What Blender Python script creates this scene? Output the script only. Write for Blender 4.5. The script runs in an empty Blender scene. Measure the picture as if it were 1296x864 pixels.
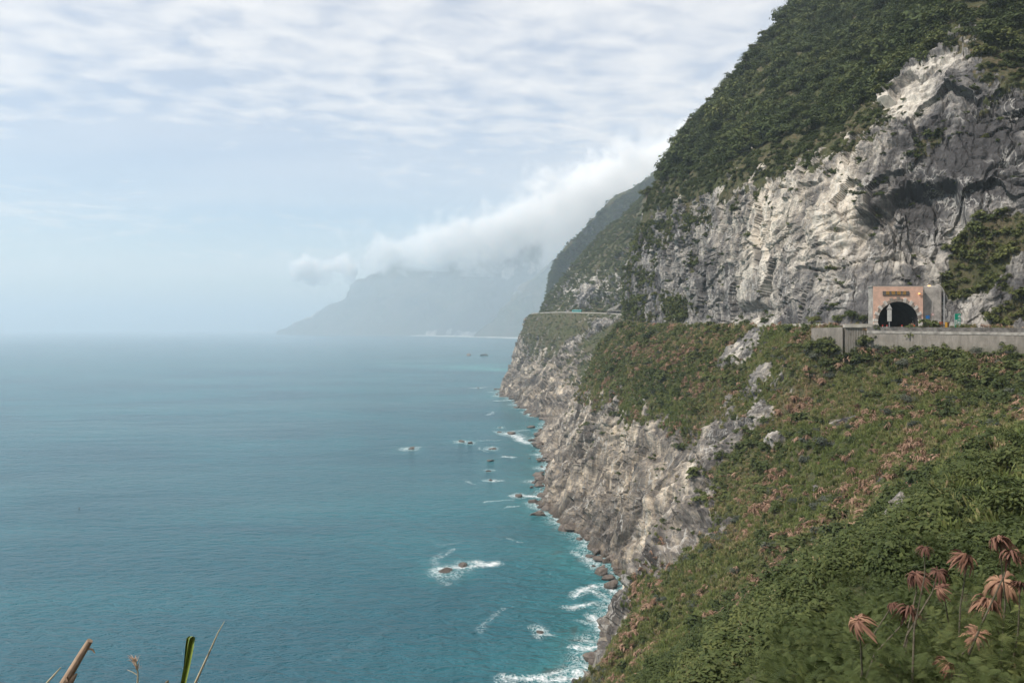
import bpy, bmesh, math, random
import numpy as np
from mathutils import Vector, Matrix, Euler
from mathutils.kdtree import KDTree

scene = bpy.context.scene
COL = scene.collection
R = math.radians
rng = np.random.default_rng(7)
random.seed(7)

# ------------------------------------------------------------------ camera
H = 75.0                 # camera height above the sea
FPX = 1008.0             # focal length in pixels of the 1296 px wide photograph
HORIZON = 416.0
cam_data = bpy.data.cameras.new('camera')
cam = bpy.data.objects.new('camera', cam_data)
COL.objects.link(cam)
cam_data.sensor_width = 36.0
cam_data.lens = 28.0
cam_data.shift_y = -(432.0 - HORIZON) / 1296.0
cam_data.clip_start = 0.1
cam_data.clip_end = 120000.0
cam.location = (0, 0, H)
cam.rotation_euler = (R(90), 0, 0)
scene.camera = cam


def W(u, v, y):
    """world point seen at photo pixel (u, v) at depth y"""
    return ((u - 648.0) / FPX * y, y, H - (v - HORIZON) / FPX * y)


# ------------------------------------------------------------------ world, sun, exposure
SUN_EL, SUN_AZ = 50.0, -118.0      # azimuth measured from +Y (view direction) towards +X
world = bpy.data.worlds.new('World')
scene.world = world
world.use_nodes = True
wt = world.node_tree
wt.nodes.clear()


class NT:
    """small helper for building node trees"""
    def __init__(self, tree):
        self.t = tree

    def n(self, typ, **kw):
        nd = self.t.nodes.new(typ)
        for k, v in kw.items():
            if k == 'inp':
                for a, b in v.items():
                    s = nd.inputs[a]
                    if isinstance(b, bpy.types.NodeSocket):
                        self.t.links.new(b, s)
                    else:
                        s.default_value = b
            else:
                setattr(nd, k, v)
        return nd

    def math(self, op, a, b=None, c=None, clamp=False):
        nd = self.t.nodes.new('ShaderNodeMath')
        nd.operation = op
        nd.use_clamp = clamp
        for i, x in enumerate((a, b, c)):
            if x is None:
                continue
            if isinstance(x, bpy.types.NodeSocket):
                self.t.links.new(x, nd.inputs[i])
            else:
                nd.inputs[i].default_value = x
        return nd.outputs[0]

    def vmath(self, op, a, b=None):
        nd = self.t.nodes.new('ShaderNodeVectorMath')
        nd.operation = op
        for i, x in enumerate((a, b)):
            if x is None:
                continue
            if isinstance(x, bpy.types.NodeSocket):
                self.t.links.new(x, nd.inputs[i])
            else:
                nd.inputs[i].default_value = x
        return nd.outputs[0]

    def mix(self, f, a, b, blend='MIX'):
        nd = self.t.nodes.new('ShaderNodeMix')
        nd.data_type = 'RGBA'
        nd.blend_type = blend
        for s, x in ((nd.inputs[0], f), (nd.inputs[6], a), (nd.inputs[7], b)):
            if isinstance(x, bpy.types.NodeSocket):
                self.t.links.new(x, s)
            elif isinstance(x, (tuple, list)):
                s.default_value = (*x[:3], 1.0)
            else:
                s.default_value = x
        return nd.outputs[2]

    def ramp(self, f, lo, hi, a=0.0, b=1.0):
        """smooth remap of a float"""
        nd = self.t.nodes.new('ShaderNodeMapRange')
        nd.interpolation_type = 'SMOOTHSTEP'
        self.t.links.new(f, nd.inputs[0])
        nd.inputs[1].default_value = lo
        nd.inputs[2].default_value = hi
        nd.inputs[3].default_value = a
        nd.inputs[4].default_value = b
        return nd.outputs[0]

    def noise(self, vec, scale, detail=4.0, rough=0.55, dist=0.0, col=False):
        nd = self.t.nodes.new('ShaderNodeTexNoise')
        if vec is not None:
            self.t.links.new(vec, nd.inputs['Vector'])
        nd.inputs['Scale'].default_value = scale
        nd.inputs['Detail'].default_value = detail
        nd.inputs['Roughness'].default_value = rough
        nd.inputs['Distortion'].default_value = dist
        return nd.outputs[1 if col else 0]

    def mapping(self, vec, scale=(1, 1, 1), rot=(0, 0, 0), loc=(0, 0, 0)):
        nd = self.t.nodes.new('ShaderNodeMapping')
        self.t.links.new(vec, nd.inputs[0])
        nd.inputs['Location'].default_value = loc
        nd.inputs['Rotation'].default_value = rot
        nd.inputs['Scale'].default_value = scale
        return nd.outputs[0]

    def link(self, a, b):
        self.t.links.new(a, b)


def build_sky():
    T = NT(wt)
    sky = T.n('ShaderNodeTexSky', sky_type='NISHITA', sun_disc=False)
    sky.sun_elevation = R(SUN_EL)
    sky.sun_rotation = R(SUN_AZ)
    sky.air_density = 1.0
    sky.dust_density = 0.8
    sky.ozone_density = 1.2
    sky.altitude = 50
    tc = T.n('ShaderNodeTexCoord').outputs['Generated']
    sep = T.n('ShaderNodeSeparateXYZ', inp={0: tc})
    z = T.math('MAXIMUM', sep.outputs[2], 0.0)
    zz = T.math('ADD', z, 0.085)
    px = T.math('DIVIDE', sep.outputs[0], zz)
    py = T.math('DIVIDE', sep.outputs[1], zz)
    p = T.n('ShaderNodeCombineXYZ', inp={0: px, 1: py, 2: 0.0}).outputs[0]
    # altocumulus sheet: broad cover times small cells, lying in bands
    cover = T.noise(T.mapping(p, (0.55, 0.50, 1), loc=(3.1, 1.7, 0)), 1.0, 3, 0.5)
    cells = T.noise(T.mapping(p, (6.0, 7.6, 1), rot=(0, 0, R(-16))), 1.0, 3, 0.5, 0.3)
    band = T.noise(T.mapping(p, (0.5, 1.7, 1), rot=(0, 0, R(-6))), 1.0, 3, 0.5, 0.2)
    # more cloud higher up in the picture, thin veil lower down
    up = T.ramp(sep.outputs[2], 0.10, 0.33)
    a = T.math('ADD', T.math('MULTIPLY', cover, 0.65), T.math('MULTIPLY', band, 0.40))
    a = T.math('ADD', a, T.math('MULTIPLY', T.math('SUBTRACT', cells, 0.5), 0.75))
    a = T.math('ADD', a, T.math('MULTIPLY', up, 0.30))
    dense = T.ramp(a, 0.30, 1.02)
    # wide thin veil, stronger to the right of the picture
    veil = T.ramp(T.noise(T.mapping(p, (0.25, 0.6, 1), loc=(5, 2, 0)), 1.0, 4, 0.5), 0.30, 0.72, 0.12, 0.55)
    right = T.ramp(sep.outputs[0], -0.35, 0.30, 0.0, 0.35)
    veil = T.math('ADD', veil, right)
    m = T.math('MAXIMUM', dense, veil, clamp=True)
    bright = T.math('ADD', T.math('MULTIPLY', cells, 0.8), 5.8)
    ccol = T.n('ShaderNodeVectorMath', operation='SCALE', inp={0: (1.015, 1.005, 1.005), 'Scale': bright}).outputs[0]
    col = T.mix(T.math('MULTIPLY', m, 0.93), sky.outputs[0], ccol)
    bg = T.n('ShaderNodeBackground', inp={0: col, 1: 0.12})
    out = T.n('ShaderNodeOutputWorld')
    T.link(bg.outputs[0], out.inputs[0])


build_sky()

sun_d = bpy.data.lights.new('sun', 'SUN')
sun_d.energy = 3.4
sun_d.angle = R(2.0)
sun_d.color = (1.0, 0.93, 0.84)
sun = bpy.data.objects.new('sun', sun_d)
COL.objects.link(sun)
az = R(SUN_AZ)
sdir = Vector((math.sin(az) * math.cos(R(SUN_EL)), math.cos(az) * math.cos(R(SUN_EL)), math.sin(R(SUN_EL))))
sun.rotation_euler = sdir.to_track_quat('Z', 'Y').to_euler()
sun.location = (-60, -40, 260)

scene.view_settings.view_transform = 'Standard'
scene.view_settings.look = 'None'
scene.view_settings.gamma = 1.0
scene.view_settings.exposure = 0.4
scene.view_settings.use_curve_mapping = False
cy = scene.cycles
cy.max_bounces = 8
cy.diffuse_bounces = 2
cy.glossy_bounces = 2
cy.transmission_bounces = 2
cy.transparent_max_bounces = 6
cy.volume_bounces = 7
cy.volume_step_rate = 0.25
cy.volume_max_steps = 256
cy.use_denoising = True
cy.caustics_reflective = False
cy.caustics_refractive = False
cy.use_adaptive_sampling = True
cy.adaptive_threshold = 0.02

# ------------------------------------------------------------------ numeric noise
_perm = np.random.default_rng(3).permutation(256).astype(np.int32)
_perm = np.concatenate([_perm, _perm, _perm])
_g = np.random.default_rng(4).normal(size=(256, 3)).astype(np.float32)
_g /= np.linalg.norm(_g, axis=1)[:, None]


def pnoise(p):
    p = np.asarray(p, np.float32)
    i = np.floor(p).astype(np.int32)
    f = p - i
    i &= 255
    w = f * f * f * (f * (f * 6 - 15) + 10)
    out = np.zeros(len(p), np.float32)
    for dx in (0, 1):
        wx = w[:, 0] if dx else 1 - w[:, 0]
        hx = _perm[i[:, 0] + dx]
        for dy in (0, 1):
            wy = wx * (w[:, 1] if dy else 1 - w[:, 1])
            hy = _perm[hx + i[:, 1] + dy]
            for dz in (0, 1):
                g = _g[_perm[hy + i[:, 2] + dz]]
                d = g[:, 0] * (f[:, 0] - dx) + g[:, 1] * (f[:, 1] - dy) + g[:, 2] * (f[:, 2] - dz)
                out += wy * (w[:, 2] if dz else 1 - w[:, 2]) * d
    return out * 1.5


def fbm(p, octs=4, gain=0.5, ridged=False):
    p = np.asarray(p, np.float32)
    a, s, tot = 1.0, 0.0, 0.0
    for o in range(octs):
        v = pnoise(p + 17.3 * o)
        if ridged:
            v = 1 - 2 * np.abs(v)
        s = s + a * v
        tot += a
        a *= gain
        p = p * 2.03
    return s / tot


def sstep(x, a, b):
    t = np.clip((x - a) / (b - a), 0, 1)
    return t * t * (3 - 2 * t)


# ------------------------------------------------------------------ object helpers
def link_mesh(name, me, mat=None, parent=None, smooth=False):
    if mat is not None and not me.materials:
        me.materials.append(mat)
    if smooth:
        me.polygons.foreach_set('use_smooth', np.ones(len(me.polygons), bool))
    o = bpy.data.objects.new(name, me)
    COL.objects.link(o)
    if parent is not None:
        o.parent = parent
    return o


def np_mesh(name, verts, quads, attrs=None, point_attrs=None):
    """fast mesh from arrays; every face has the same corner count"""
    verts = np.asarray(verts, np.float32)
    quads = np.asarray(quads, np.int32)
    k = quads.shape[1]
    me = bpy.data.meshes.new(name)
    me.vertices.add(len(verts))
    me.vertices.foreach_set('co', verts.ravel())
    me.loops.add(quads.size)
    me.loops.foreach_set('vertex_index', quads.ravel())
    me.polygons.add(len(quads))
    me.polygons.foreach_set('loop_start', np.arange(0, quads.size, k, dtype=np.int32))
    me.polygons.foreach_set('loop_total', np.full(len(quads), k, np.int32))
    for an, av in (point_attrs or {}).items():
        a = me.attributes.new(an, 'FLOAT', 'POINT')
        a.data.foreach_set('value', np.asarray(av, np.float32))
    me.update(calc_edges=True)
    return me


def tag(o, label=None, cat=None, group=None, kind=None):
    if label:
        o['label'] = label
    if cat:
        o['category'] = cat
    if group:
        o['group'] = group
    if kind:
        o['kind'] = kind
    return o


def thing(name, label, cat, loc=(0, 0, 0), rotz=0.0, group=None):
    o = bpy.data.objects.new(name, None)
    o.empty_display_size = 0.5
    COL.objects.link(o)
    o.location = loc
    o.rotation_euler = (0, 0, rotz)
    return tag(o, label, cat, group)


def copy_tree(o, parent=None):
    c = o.copy()
    COL.objects.link(c)
    if parent is not None:
        c.parent = parent
    for ch in list(o.children):
        copy_tree(ch, c)
    return c


class MB:
    """collects primitive shapes into one mesh"""
    def __init__(self):
        self.bm = bmesh.new()

    def box(self, c, size, rot=(0, 0, 0), bevel=0.0):
        m = Matrix.Translation(c) @ Euler(rot).to_matrix().to_4x4() @ Matrix.Diagonal((*size, 1))
        r = bmesh.ops.create_cube(self.bm, size=1.0, matrix=m)
        if bevel:
            es = {e for v in r['verts'] for e in v.link_edges}
            bmesh.ops.bevel(self.bm, geom=list(es), offset=bevel, segments=1, affect='EDGES', profile=0.5)
        return self

    def tube(self, pts, rad, seg=8, cap=True):
        pts = [Vector(p) for p in pts]
        if not isinstance(rad, (list, tuple)):
            rad = [rad] * len(pts)
        rings = []
        up = Vector((0.03, 0.02, 1)).normalized()
        for i, p in enumerate(pts):
            d = (pts[min(i + 1, len(pts) - 1)] - pts[max(i - 1, 0)]).normalized()
            a = d.cross(up if abs(d.dot(up)) < 0.98 else Vector((1, 0.1, 0))).normalized()
            b = d.cross(a).normalized()
            rings.append([self.bm.verts.new(p + (a * math.cos(t) + b * math.sin(t)) * rad[i])
                          for t in (2 * math.pi * k / seg for k in range(seg))])
        for r0, r1 in zip(rings, rings[1:]):
            for k in range(seg):
                self.bm.faces.new((r0[k], r0[(k + 1) % seg], r1[(k + 1) % seg], r1[k]))
        if cap:
            self.bm.faces.new(rings[0][::-1])
            self.bm.faces.new(rings[-1])
        return self

    def poly(self, pts, thick, axis):
        """prism: outline pts (3-D, planar) pushed by vector axis*thick"""
        a = [self.bm.verts.new(p) for p in pts]
        off = Vector(axis) * thick
        b = [self.bm.verts.new(Vector(p) + off) for p in pts]
        n = len(a)
        self.bm.faces.new(a)
        self.bm.faces.new(b[::-1])
        for i in range(n):
            self.bm.faces.new((a[i], b[i], b[(i + 1) % n], a[(i + 1) % n]))
        return self

    def strip(self, rows):
        """quad sheet through rows of points"""
        vs = [[self.bm.verts.new(p) for p in r] for r in rows]
        for r0, r1 in zip(vs, vs[1:]):
            for k in range(len(r0) - 1):
                self.bm.faces.new((r0[k], r0[k + 1], r1[k + 1], r1[k]))
        return self

    def build(self, name, mat, parent=None, smooth=False):
        bmesh.ops.recalc_face_normals(self.bm, faces=self.bm.faces[:])
        me = bpy.data.meshes.new(name)
        self.bm.to_mesh(me)
        self.bm.free()
        return link_mesh(name, me, mat, parent, smooth)


# ------------------------------------------------------------------ materials
def new_mat(name):
    m = bpy.data.materials.new(name)
    m.use_nodes = True
    m.node_tree.nodes.clear()
    T = NT(m.node_tree)
    b = T.n('ShaderNodeBsdfPrincipled')
    out = T.n('ShaderNodeOutputMaterial')
    T.link(b.outputs[0], out.inputs[0])
    return m, T, b, out


def simple_mat(name, col, rough=0.7, var=0.25, scale=3.0, metal=0.0, spec=0.3, bump=0.0):
    m, T, b, out = new_mat(name)
    tc = T.n('ShaderNodeTexCoord').outputs['Object']
    n = T.noise(tc, scale, 5, 0.6)
    f = T.ramp(n, 0.3, 0.7, 1 - var, 1 + var)
    c = T.n('ShaderNodeVectorMath', operation='SCALE', inp={0: col, 'Scale': f}).outputs[0]
    T.link(c, b.inputs['Base Color'])
    b.inputs['Roughness'].default_value = rough
    b.inputs['Metallic'].default_value = metal
    b.inputs['Specular IOR Level'].default_value = spec
    if bump:
        bn = T.n('ShaderNodeBump', inp={'Strength': bump, 'Distance': 0.05, 'Height': T.noise(tc, scale * 6, 4)})
        T.link(bn.outputs[0], b.inputs['Normal'])
    return m


def terrain_mat(name, detail=1.0):
    m, T, b, out = new_mat(name)
    P = T.n('ShaderNodeNewGeometry').outputs['Position']
    veg = T.n('ShaderNodeAttribute', attribute_name='veg').outputs['Fac']
    tone = T.n('ShaderNodeAttribute', attribute_name='tone').outputs['Fac']
    warm = T.n('ShaderNodeAttribute', attribute_name='warm').outputs['Fac']
    d = 1.0 / detail
    # rock: streaks down the face, slanting beds, speckle
    Pw = T.vmath('ADD', P, T.n('ShaderNodeVectorMath', operation='SCALE',
                 inp={0: T.noise(P, 0.12 * d, 3, 0.5, col=True), 'Scale': 5.0 * detail}).outputs[0])
    streak = T.noise(T.mapping(Pw, (0.30 * d, 0.30 * d, 0.03 * d)), 1.0, 5, 0.6)
    streak2 = T.noise(T.mapping(Pw, (1.5 * d, 1.5 * d, 0.12 * d)), 1.0, 4, 0.6)
    beds = T.noise(T.mapping(Pw, (0.10 * d, 0.10 * d, 0.75 * d), rot=(R(18), R(-28), 0)), 1.0, 5, 0.65)
    blot = T.noise(Pw, 0.11 * d, 5, 0.6)
    fine = T.noise(P, 1.6 * d, 6, 0.7)
    t = T.math('ADD', tone, T.math('MULTIPLY', T.math('SUBTRACT', blot, 0.5), 1.5))
    blot2 = T.noise(P, 0.035 * d, 4, 0.55)
    t = T.math('ADD', t, T.math('MULTIPLY', T.math('SUBTRACT', blot2, 0.5), 1.3))
    t = T.math('ADD', t, T.math('MULTIPLY', T.math('SUBTRACT', streak, 0.5), 1.4))
    t = T.math('ADD', t, T.math('MULTIPLY', T.math('SUBTRACT', streak2, 0.5), 0.55))
    t = T.math('ADD', t, T.math('MULTIPLY', T.math('SUBTRACT', beds, 0.5), 0.5))
    t = T.math('ADD', t, T.math('MULTIPLY', T.math('SUBTRACT', fine, 0.5), 0.32))
    cr = T.n('ShaderNodeValToRGB', inp={0: t})
    el = cr.color_ramp.elements
    el[0].position, el[0].color = 0.08, (0.060, 0.058, 0.060, 1)
    el[1].position, el[1].color = 0.97, (0.58, 0.545, 0.485, 1)
    for pos, c in ((0.32, (0.115, 0.112, 0.112, 1)), (0.52, (0.205, 0.196, 0.186, 1)), (0.72, (0.345, 0.322, 0.29, 1))):
        e = el.new(pos)
        e.color = c
    # warm stain (iron) following streaks
    wst = T.math('MULTIPLY', T.ramp(streak2, 0.40, 0.70, 0.45, 1.0), warm)
    rock = T.mix(wst, cr.outputs[0], T.mix(1.0, cr.outputs[0], (1.15, 0.93, 0.66), 'MULTIPLY'))
    # dark water stains running down
    stain = T.math('MULTIPLY', T.ramp(T.noise(T.mapping(Pw, (0.55 * d, 0.55 * d, 0.035 * d)), 1.0, 4, 0.6), 0.52, 0.68), T.ramp(T.noise(P, 0.05 * d, 3), 0.42, 0.6))
    rock = T.mix(T.math('MULTIPLY', stain, 0.6), rock, (0.085, 0.08, 0.078))
    # white calcite veins
    vein = T.math('MULTIPLY', T.ramp(T.math('ABSOLUTE', T.math('SUBTRACT', T.noise(T.mapping(Pw, (0.2 * d, 0.2 * d, 0.05 * d)), 1.0, 4, 0.6), 0.5)), 0.022, 0.004), T.ramp(T.noise(P, 0.07 * d, 2), 0.45, 0.6))
    rock = T.mix(T.math('MULTIPLY', vein, 0.55), rock, (0.55, 0.53, 0.49))
    # cracks
    vo = T.n('ShaderNodeTexVoronoi', feature='DISTANCE_TO_EDGE', inp={'Vector': T.mapping(Pw, (0.22 * d, 0.22 * d, 0.12 * d), rot=(R(10), R(-30), 0)), 'Scale': 1.0})
    crack = T.ramp(vo.outputs[0], 0.0, 0.05, 0.45, 1.0)
    crack = T.math('MAXIMUM', crack, T.ramp(T.noise(P, 0.08 * d, 3), 0.42, 0.56))
    # tide and spray stain just above the water
    sz = T.n('ShaderNodeSeparateXYZ', inp={0: P}).outputs[2]
    wet = T.ramp(T.math('ADD', sz, T.math('MULTIPLY', T.math('SUBTRACT', fine, 0.5), -7.0)), 0.6, 3.6, 1.0, 0.0)
    rock = T.mix(T.math('MULTIPLY', wet, 0.8), rock, (0.075, 0.058, 0.046))
    # soil, litter and low plants
    g1 = T.noise(P, 0.09 * d, 5, 0.6)
    g2 = T.noise(P, 0.9 * d, 5, 0.7)
    soil = T.mix(T.ramp(g1, 0.35, 0.65), (0.070, 0.078, 0.032), (0.125, 0.098, 0.062))
    soil = T.mix(T.ramp(g2, 0.35, 0.7), soil, (0.042, 0.050, 0.022))
    vv = T.math('ADD', veg, T.math('MULTIPLY', T.math('SUBTRACT', g2, 0.5), 0.5))
    col = T.mix(T.ramp(vv, 0.38, 0.6), rock, soil)
    T.link(col, b.inputs['Base Color'])
    b.inputs['Roughness'].default_value = 0.9
    b.inputs['Specular IOR Level'].default_value = 0.15
    hgt = T.math('ADD', T.math('MULTIPLY', beds, 0.5), T.math('MULTIPLY', fine, 0.34))
    hgt = T.math('ADD', hgt, T.math('MULTIPLY', streak2, 0.35))
    vb1 = T.n('ShaderNodeTexVoronoi', inp={'Vector': T.mapping(Pw, (0.75 * d, 0.75 * d, 0.30 * d), rot=(R(12), R(-24), 0)), 'Scale': 1.0})
    vs = T.n('ShaderNodeSeparateColor', inp={0: vb1.outputs['Color']}).outputs[0]
    hgt = T.math('ADD', hgt, T.math('MULTIPLY', vs, 0.38))
    hgt = T.math('ADD', hgt, T.math('MULTIPLY', crack, 0.3))
    bp = T.n('ShaderNodeBump', inp={'Strength': 0.8, 'Distance': 0.85 * detail, 'Height': hgt})
    T.link(bp.outputs[0], b.inputs['Normal'])
    return m


# ------------------------------------------------------------------ the near coast: lofted from cross sections
# columns: seabed, shore, four heights up to the road edge, road inner edge, cliff mid, cliff top, slopes above, summit
ST = [
 ('behind',  [(-110,-100,-12),(-85,-90,0),(-60,-84,24),(-36,-82,46),(-18,-80,62),(-5,-80,73.5),(6,-80,74),(14,-80,95),(24,-80,130),(60,-85,190),(100,-90,240),(140,-95,290),(220,-100,330)]),
 ('camera',  [(-95,56,-12),(-78,44,0),(-54,28,24),(-33,16,46),(-15,9,62),(-2.5,3.4,72.9),(6,-8,74),(14,-14,95),(24,-20,130),(50,-40,190),(80,-60,240),(120,-80,290),(200,-100,330)]),
 ('nearslope',[(-58,95,-12),(-44,80,0),(-26,60,22),(-8,42,44),(6,22,64.6),(18,5,71.6),(28,0,73.5),(38,-2,95),(48,-6,130),(80,-20,190),(110,-30,240),(150,-50,290),(230,-70,330)]),
 ('crest',   [(-25,128,-12),(-12,114,0),(1,97,20),(12.5,70,43),(25,55,60.5),(41,46,72),(51,42,74),(60,38,95),(70,34,130),(105,20,190),(145,0,240),(185,-20,290),(265,-40,330)]),
 ('bowl',    [(-10,150,-12),(5,139,0),(20,127,20),(41,117,40),(67,110,60),(88,102,74),(98,98,74.5),(106,95,95),(116,88,130),(145,70,190),(185,60,240),(225,50,290),(305,40,330)]),
 ('bowlend', [(-8,160,-12),(8,151,0),(26,146,20),(50,143,40),(78,149,60),(107,168,75),(119,184,75.2),(126,192,105),(136,208,140),(152,232,172),(185,260,215),(225,290,260),(310,330,340)]),
 ('rightcl', [(-7,162,-12),(9,153,0),(24,149,19),(50,155,40),(74,168,60),(96,184,75.7),(108,197,76),(113,203,105),(121,222,146),(140,260,185),(175,300,225),(220,330,270),(310,380,340)]),
 ('portal',  [(-7,164,-12),(10,154,0),(23.5,152,18),(49,168,38),(68,185,58),(87,195,76),(95,198.5,76.3),(101,208,105),(109,235,140),(138,290,182),(175,340,225),(220,380,270),(310,430,340)]),
 ('gully',   [(14,222,-12),(30,216,0),(38,216,20),(50,212,40),(66,206,60),(80,204,76),(86,206.5,76.5),(94,221,105),(103,252,135),(134,312,182),(170,365,228),(215,410,275),(310,460,340)]),
 ('face',    [(16,268,-12),(31,262,0),(40,262,20),(50,262,40),(62,260,60),(75,270,76.5),(82,278,77),(84,286,105),(89,302,137),(112,345,175),(145,390,220),(190,430,270),(300,480,335)]),
 ('bulge',   [(-2,348,-12),(14,345,0),(27,340,20),(37,336,40),(47,338,60),(65,345,77.5),(71,353,78),(72,362,106),(77,372,140),(98,395,176),(130,420,220),(170,450,265),(290,490,330)]),
 ('edge',    [(4,428,-12),(20,422,0),(28,426,20),(37,426,42),(46,427,62),(59,428,79),(62,431,79.5),(63,431,108),(74,431,147),(96,436,183),(126,440,215),(164,440,258),(246,500,330)]),
 ('cove',    [(2,545,-12),(18,540,0),(48,570,22),(66,580,44),(84,590,64),(100,600,82),(110,604,84),(130,610,120),(150,615,160),(180,620,195),(210,625,230),(240,630,262),(290,640,310)]),
 ('hdnear',  [(12,690,-12),(28,690,0),(45,700,22),(62,710,44),(86,755,66),(104,800,92),(112,806,93),(121,820,125),(138,835,165),(158,850,200),(185,865,230),(215,880,255),(270,860,290)]),
 ('hdmid',   [(-14,855,-12),(3,860,0),(19,868,25),(32,875,48),(41,868,72),(58,872,95.5),(66,880,96),(80,915,125),(105,935,165),(130,950,200),(160,965,238),(195,980,262),(260,1000,290)]),
 ('hdtip',   [(-26,1080,-12),(-9,1078,0),(1,1080,25),(9,1084,50),(16,1085,74),(26,1085,98),(40,1085,99),(56,1088,127),(86,1090,163),(128,1090,205),(180,1090,240),(220,1090,262),(280,1100,290)]),
 ('hdback',  [(40,1260,-12),(60,1250,0),(72,1240,25),(84,1230,50),(96,1225,74),(108,1220,98),(116,1218,99),(130,1215,120),(150,1210,150),(180,1205,185),(210,1200,215),(240,1200,240),(290,1200,270)]),
]
# vegetation (0..1) and rock tone (0 dark .. 1 pale), warm stain, on the same grid
VEG = {
 'behind': '0022999955999', 'camera': '0048999988999', 'nearslope': '0049999999999', 'crest': '0069999988999',
 'bowl': '0499999966999', 'bowlend': '0599994247999', 'rightcl': '0599993149999', 'portal': '0589993059999',
 'gully': '0003673069999', 'face': '0004893069999', 'bulge': '0003994369999', 'edge': '0004996469999',
 'cove': '0003699789999', 'hdnear': '0025888579999', 'hdmid': '0014786589999', 'hdtip': '0002566768999', 'hdback': '0002566789999',
}
TONE = {
 'behind': '3444444444444', 'camera': '3444444444444', 'nearslope': '3444444444444', 'crest': '3444444444444',
 'bowl': '3444444444444', 'bowlend': '3444443333444', 'rightcl': '3444444333444', 'portal': '3444444355444',
 'gully': '3444444565444', 'face': '3444444565444', 'bulge': '3444444334444', 'edge': '3444444334444',
 'cove': '3555444444444', 'hdnear': '3444444544444', 'hdmid': '3444444544444', 'hdtip': '3555444444444', 'hdback': '3555444444444',
}
WARM = {
 'behind': '0222222222222', 'camera': '0222222222222', 'nearslope': '0222222222222', 'crest': '0222222222222',
 'bowl': '0222222222222', 'bowlend': '0222211222222', 'rightcl': '0222211222222', 'portal': '0333211542222',
 'gully': '0665211764222', 'face': '0776211775222', 'bulge': '0775211322222', 'edge': '0665211111222',
 'cove': '0665211222222', 'hdnear': '0776211222222', 'hdmid': '0776211222222', 'hdtip': '0655211222222', 'hdback': '0555211222222',
}
NS = [16, 30, 40, 56, 80, 70, 60, 120, 140, 130, 110, 50, 50, 84, 80, 26]
NTV = [6, 46, 46, 46, 44, 12, 90, 84, 60, 36, 24, 12]


def build_grid():
    P = np.array([s[1] for s in ST], float)
    # the table was measured with the horizon four pixels lower; bring heights and shore in line
    f = 1.0 / (1.0 + 4 * np.maximum(P[:, :2, 1:2], 0) / 75600.0)
    P[:, :2, :2] *= f
    P[:, 2:, 2] -= 4.0 * np.maximum(P[:, 2:, 1], 0) / FPX
    A = np.stack([np.array([[int(c) / 9.0 for c in D[s[0]]] for s in ST]) for D in (VEG, TONE, WARM)], -1)
    # arclength-like parameter along the coast
    mid = P[:, [3, 5, 8]].mean(1)
    sp = np.concatenate([[0], np.cumsum(np.linalg.norm(np.diff(mid, axis=0), axis=1))])
    tang = np.zeros_like(P)
    for i in range(len(P)):
        if i == 0:
            tang[i] = (P[1] - P[0]) / (sp[1] - sp[0])
        elif i == len(P) - 1:
            tang[i] = (P[-1] - P[-2]) / (sp[-1] - sp[-2])
        else:
            a, b = sp[i] - sp[i - 1], sp[i + 1] - sp[i]
            tang[i] = ((P[i] - P[i - 1]) / a * b + (P[i + 1] - P[i]) / b * a) / (a + b)
    tang *= 0.8
    rows, ra = [], []
    for i in range(len(P) - 1):
        h = sp[i + 1] - sp[i]
        for k in range(NS[i]):
            x = k / NS[i]
            h00, h10, h01, h11 = 2*x**3 - 3*x**2 + 1, x**3 - 2*x**2 + x, -2*x**3 + 3*x**2, x**3 - x**2
            rows.append(h00*P[i] + h10*h*tang[i] + h01*P[i+1] + h11*h*tang[i+1])
            ra.append(A[i]*(1-x) + A[i+1]*x)
    rows.append(P[-1]); ra.append(A[-1])
    Q = np.array(rows); QA = np.array(ra)              # S x L x 3
    L = Q.shape[1]
    tt = np.zeros_like(Q)
    c = 0.26
    tt[:, 1:-1] = c * (Q[:, 2:] - Q[:, :-2])
    tt[:, 0] = c * (Q[:, 1] - Q[:, 0]); tt[:, -1] = c * (Q[:, -1] - Q[:, -2])
    cols, ca, lev = [], [], []
    for j in range(L - 1):
        for k in range(NTV[j]):
            x = k / NTV[j]
            h00, h10, h01, h11 = 2*x**3 - 3*x**2 + 1, x**3 - 2*x**2 + x, -2*x**3 + 3*x**2, x**3 - x**2
            cols.append(h00*Q[:, j] + h10*tt[:, j] + h01*Q[:, j+1] + h11*tt[:, j+1])
            ca.append(QA[:, j]*(1-x) + QA[:, j+1]*x)
            lev.append(j + x)
    cols.append(Q[:, -1]); ca.append(QA[:, -1]); lev.append(L - 1.0)
    G = np.stack(cols, 1); GA = np.stack(ca, 1)
    sidx = np.concatenate([i + np.arange(NS[i]) / NS[i] for i in range(len(NS))] + [[len(NS)]])
    return G, GA, np.array(lev), sidx, Q


G, GA, LEV, SIDX, ROADQ = build_grid()
nS, nT = G.shape[:2]


def grid_normals(G):
    ds = np.gradient(G, axis=0)
    dt = np.gradient(G, axis=1)
    n = np.cross(ds, dt)
    n /= np.linalg.norm(n, axis=2)[..., None] + 1e-9
    return n


N0 = grid_normals(G)
# make the normals point to the sea / sky side
if (N0[nS // 2, :, 2]).mean() < 0:
    N0 = -N0

flat = G.reshape(-1, 3)
dist = np.linalg.norm(flat - np.array([0, 0, H]), axis=1)
levf = np.tile(LEV, nS)
sf = np.repeat(SIDX, nT)
vegT, toneT, warmT = GA.reshape(-1, 3).T.copy()


def blob(p, c, r):
    d = (p - np.array(c)) / np.array(r)
    return np.exp(-(d * d).sum(1))


PU0 = 648 + FPX * flat[:, 0] / np.maximum(flat[:, 1], 1)
PV0 = HORIZON - FPX * (flat[:, 2] - H) / np.maximum(flat[:, 1], 1)
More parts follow.
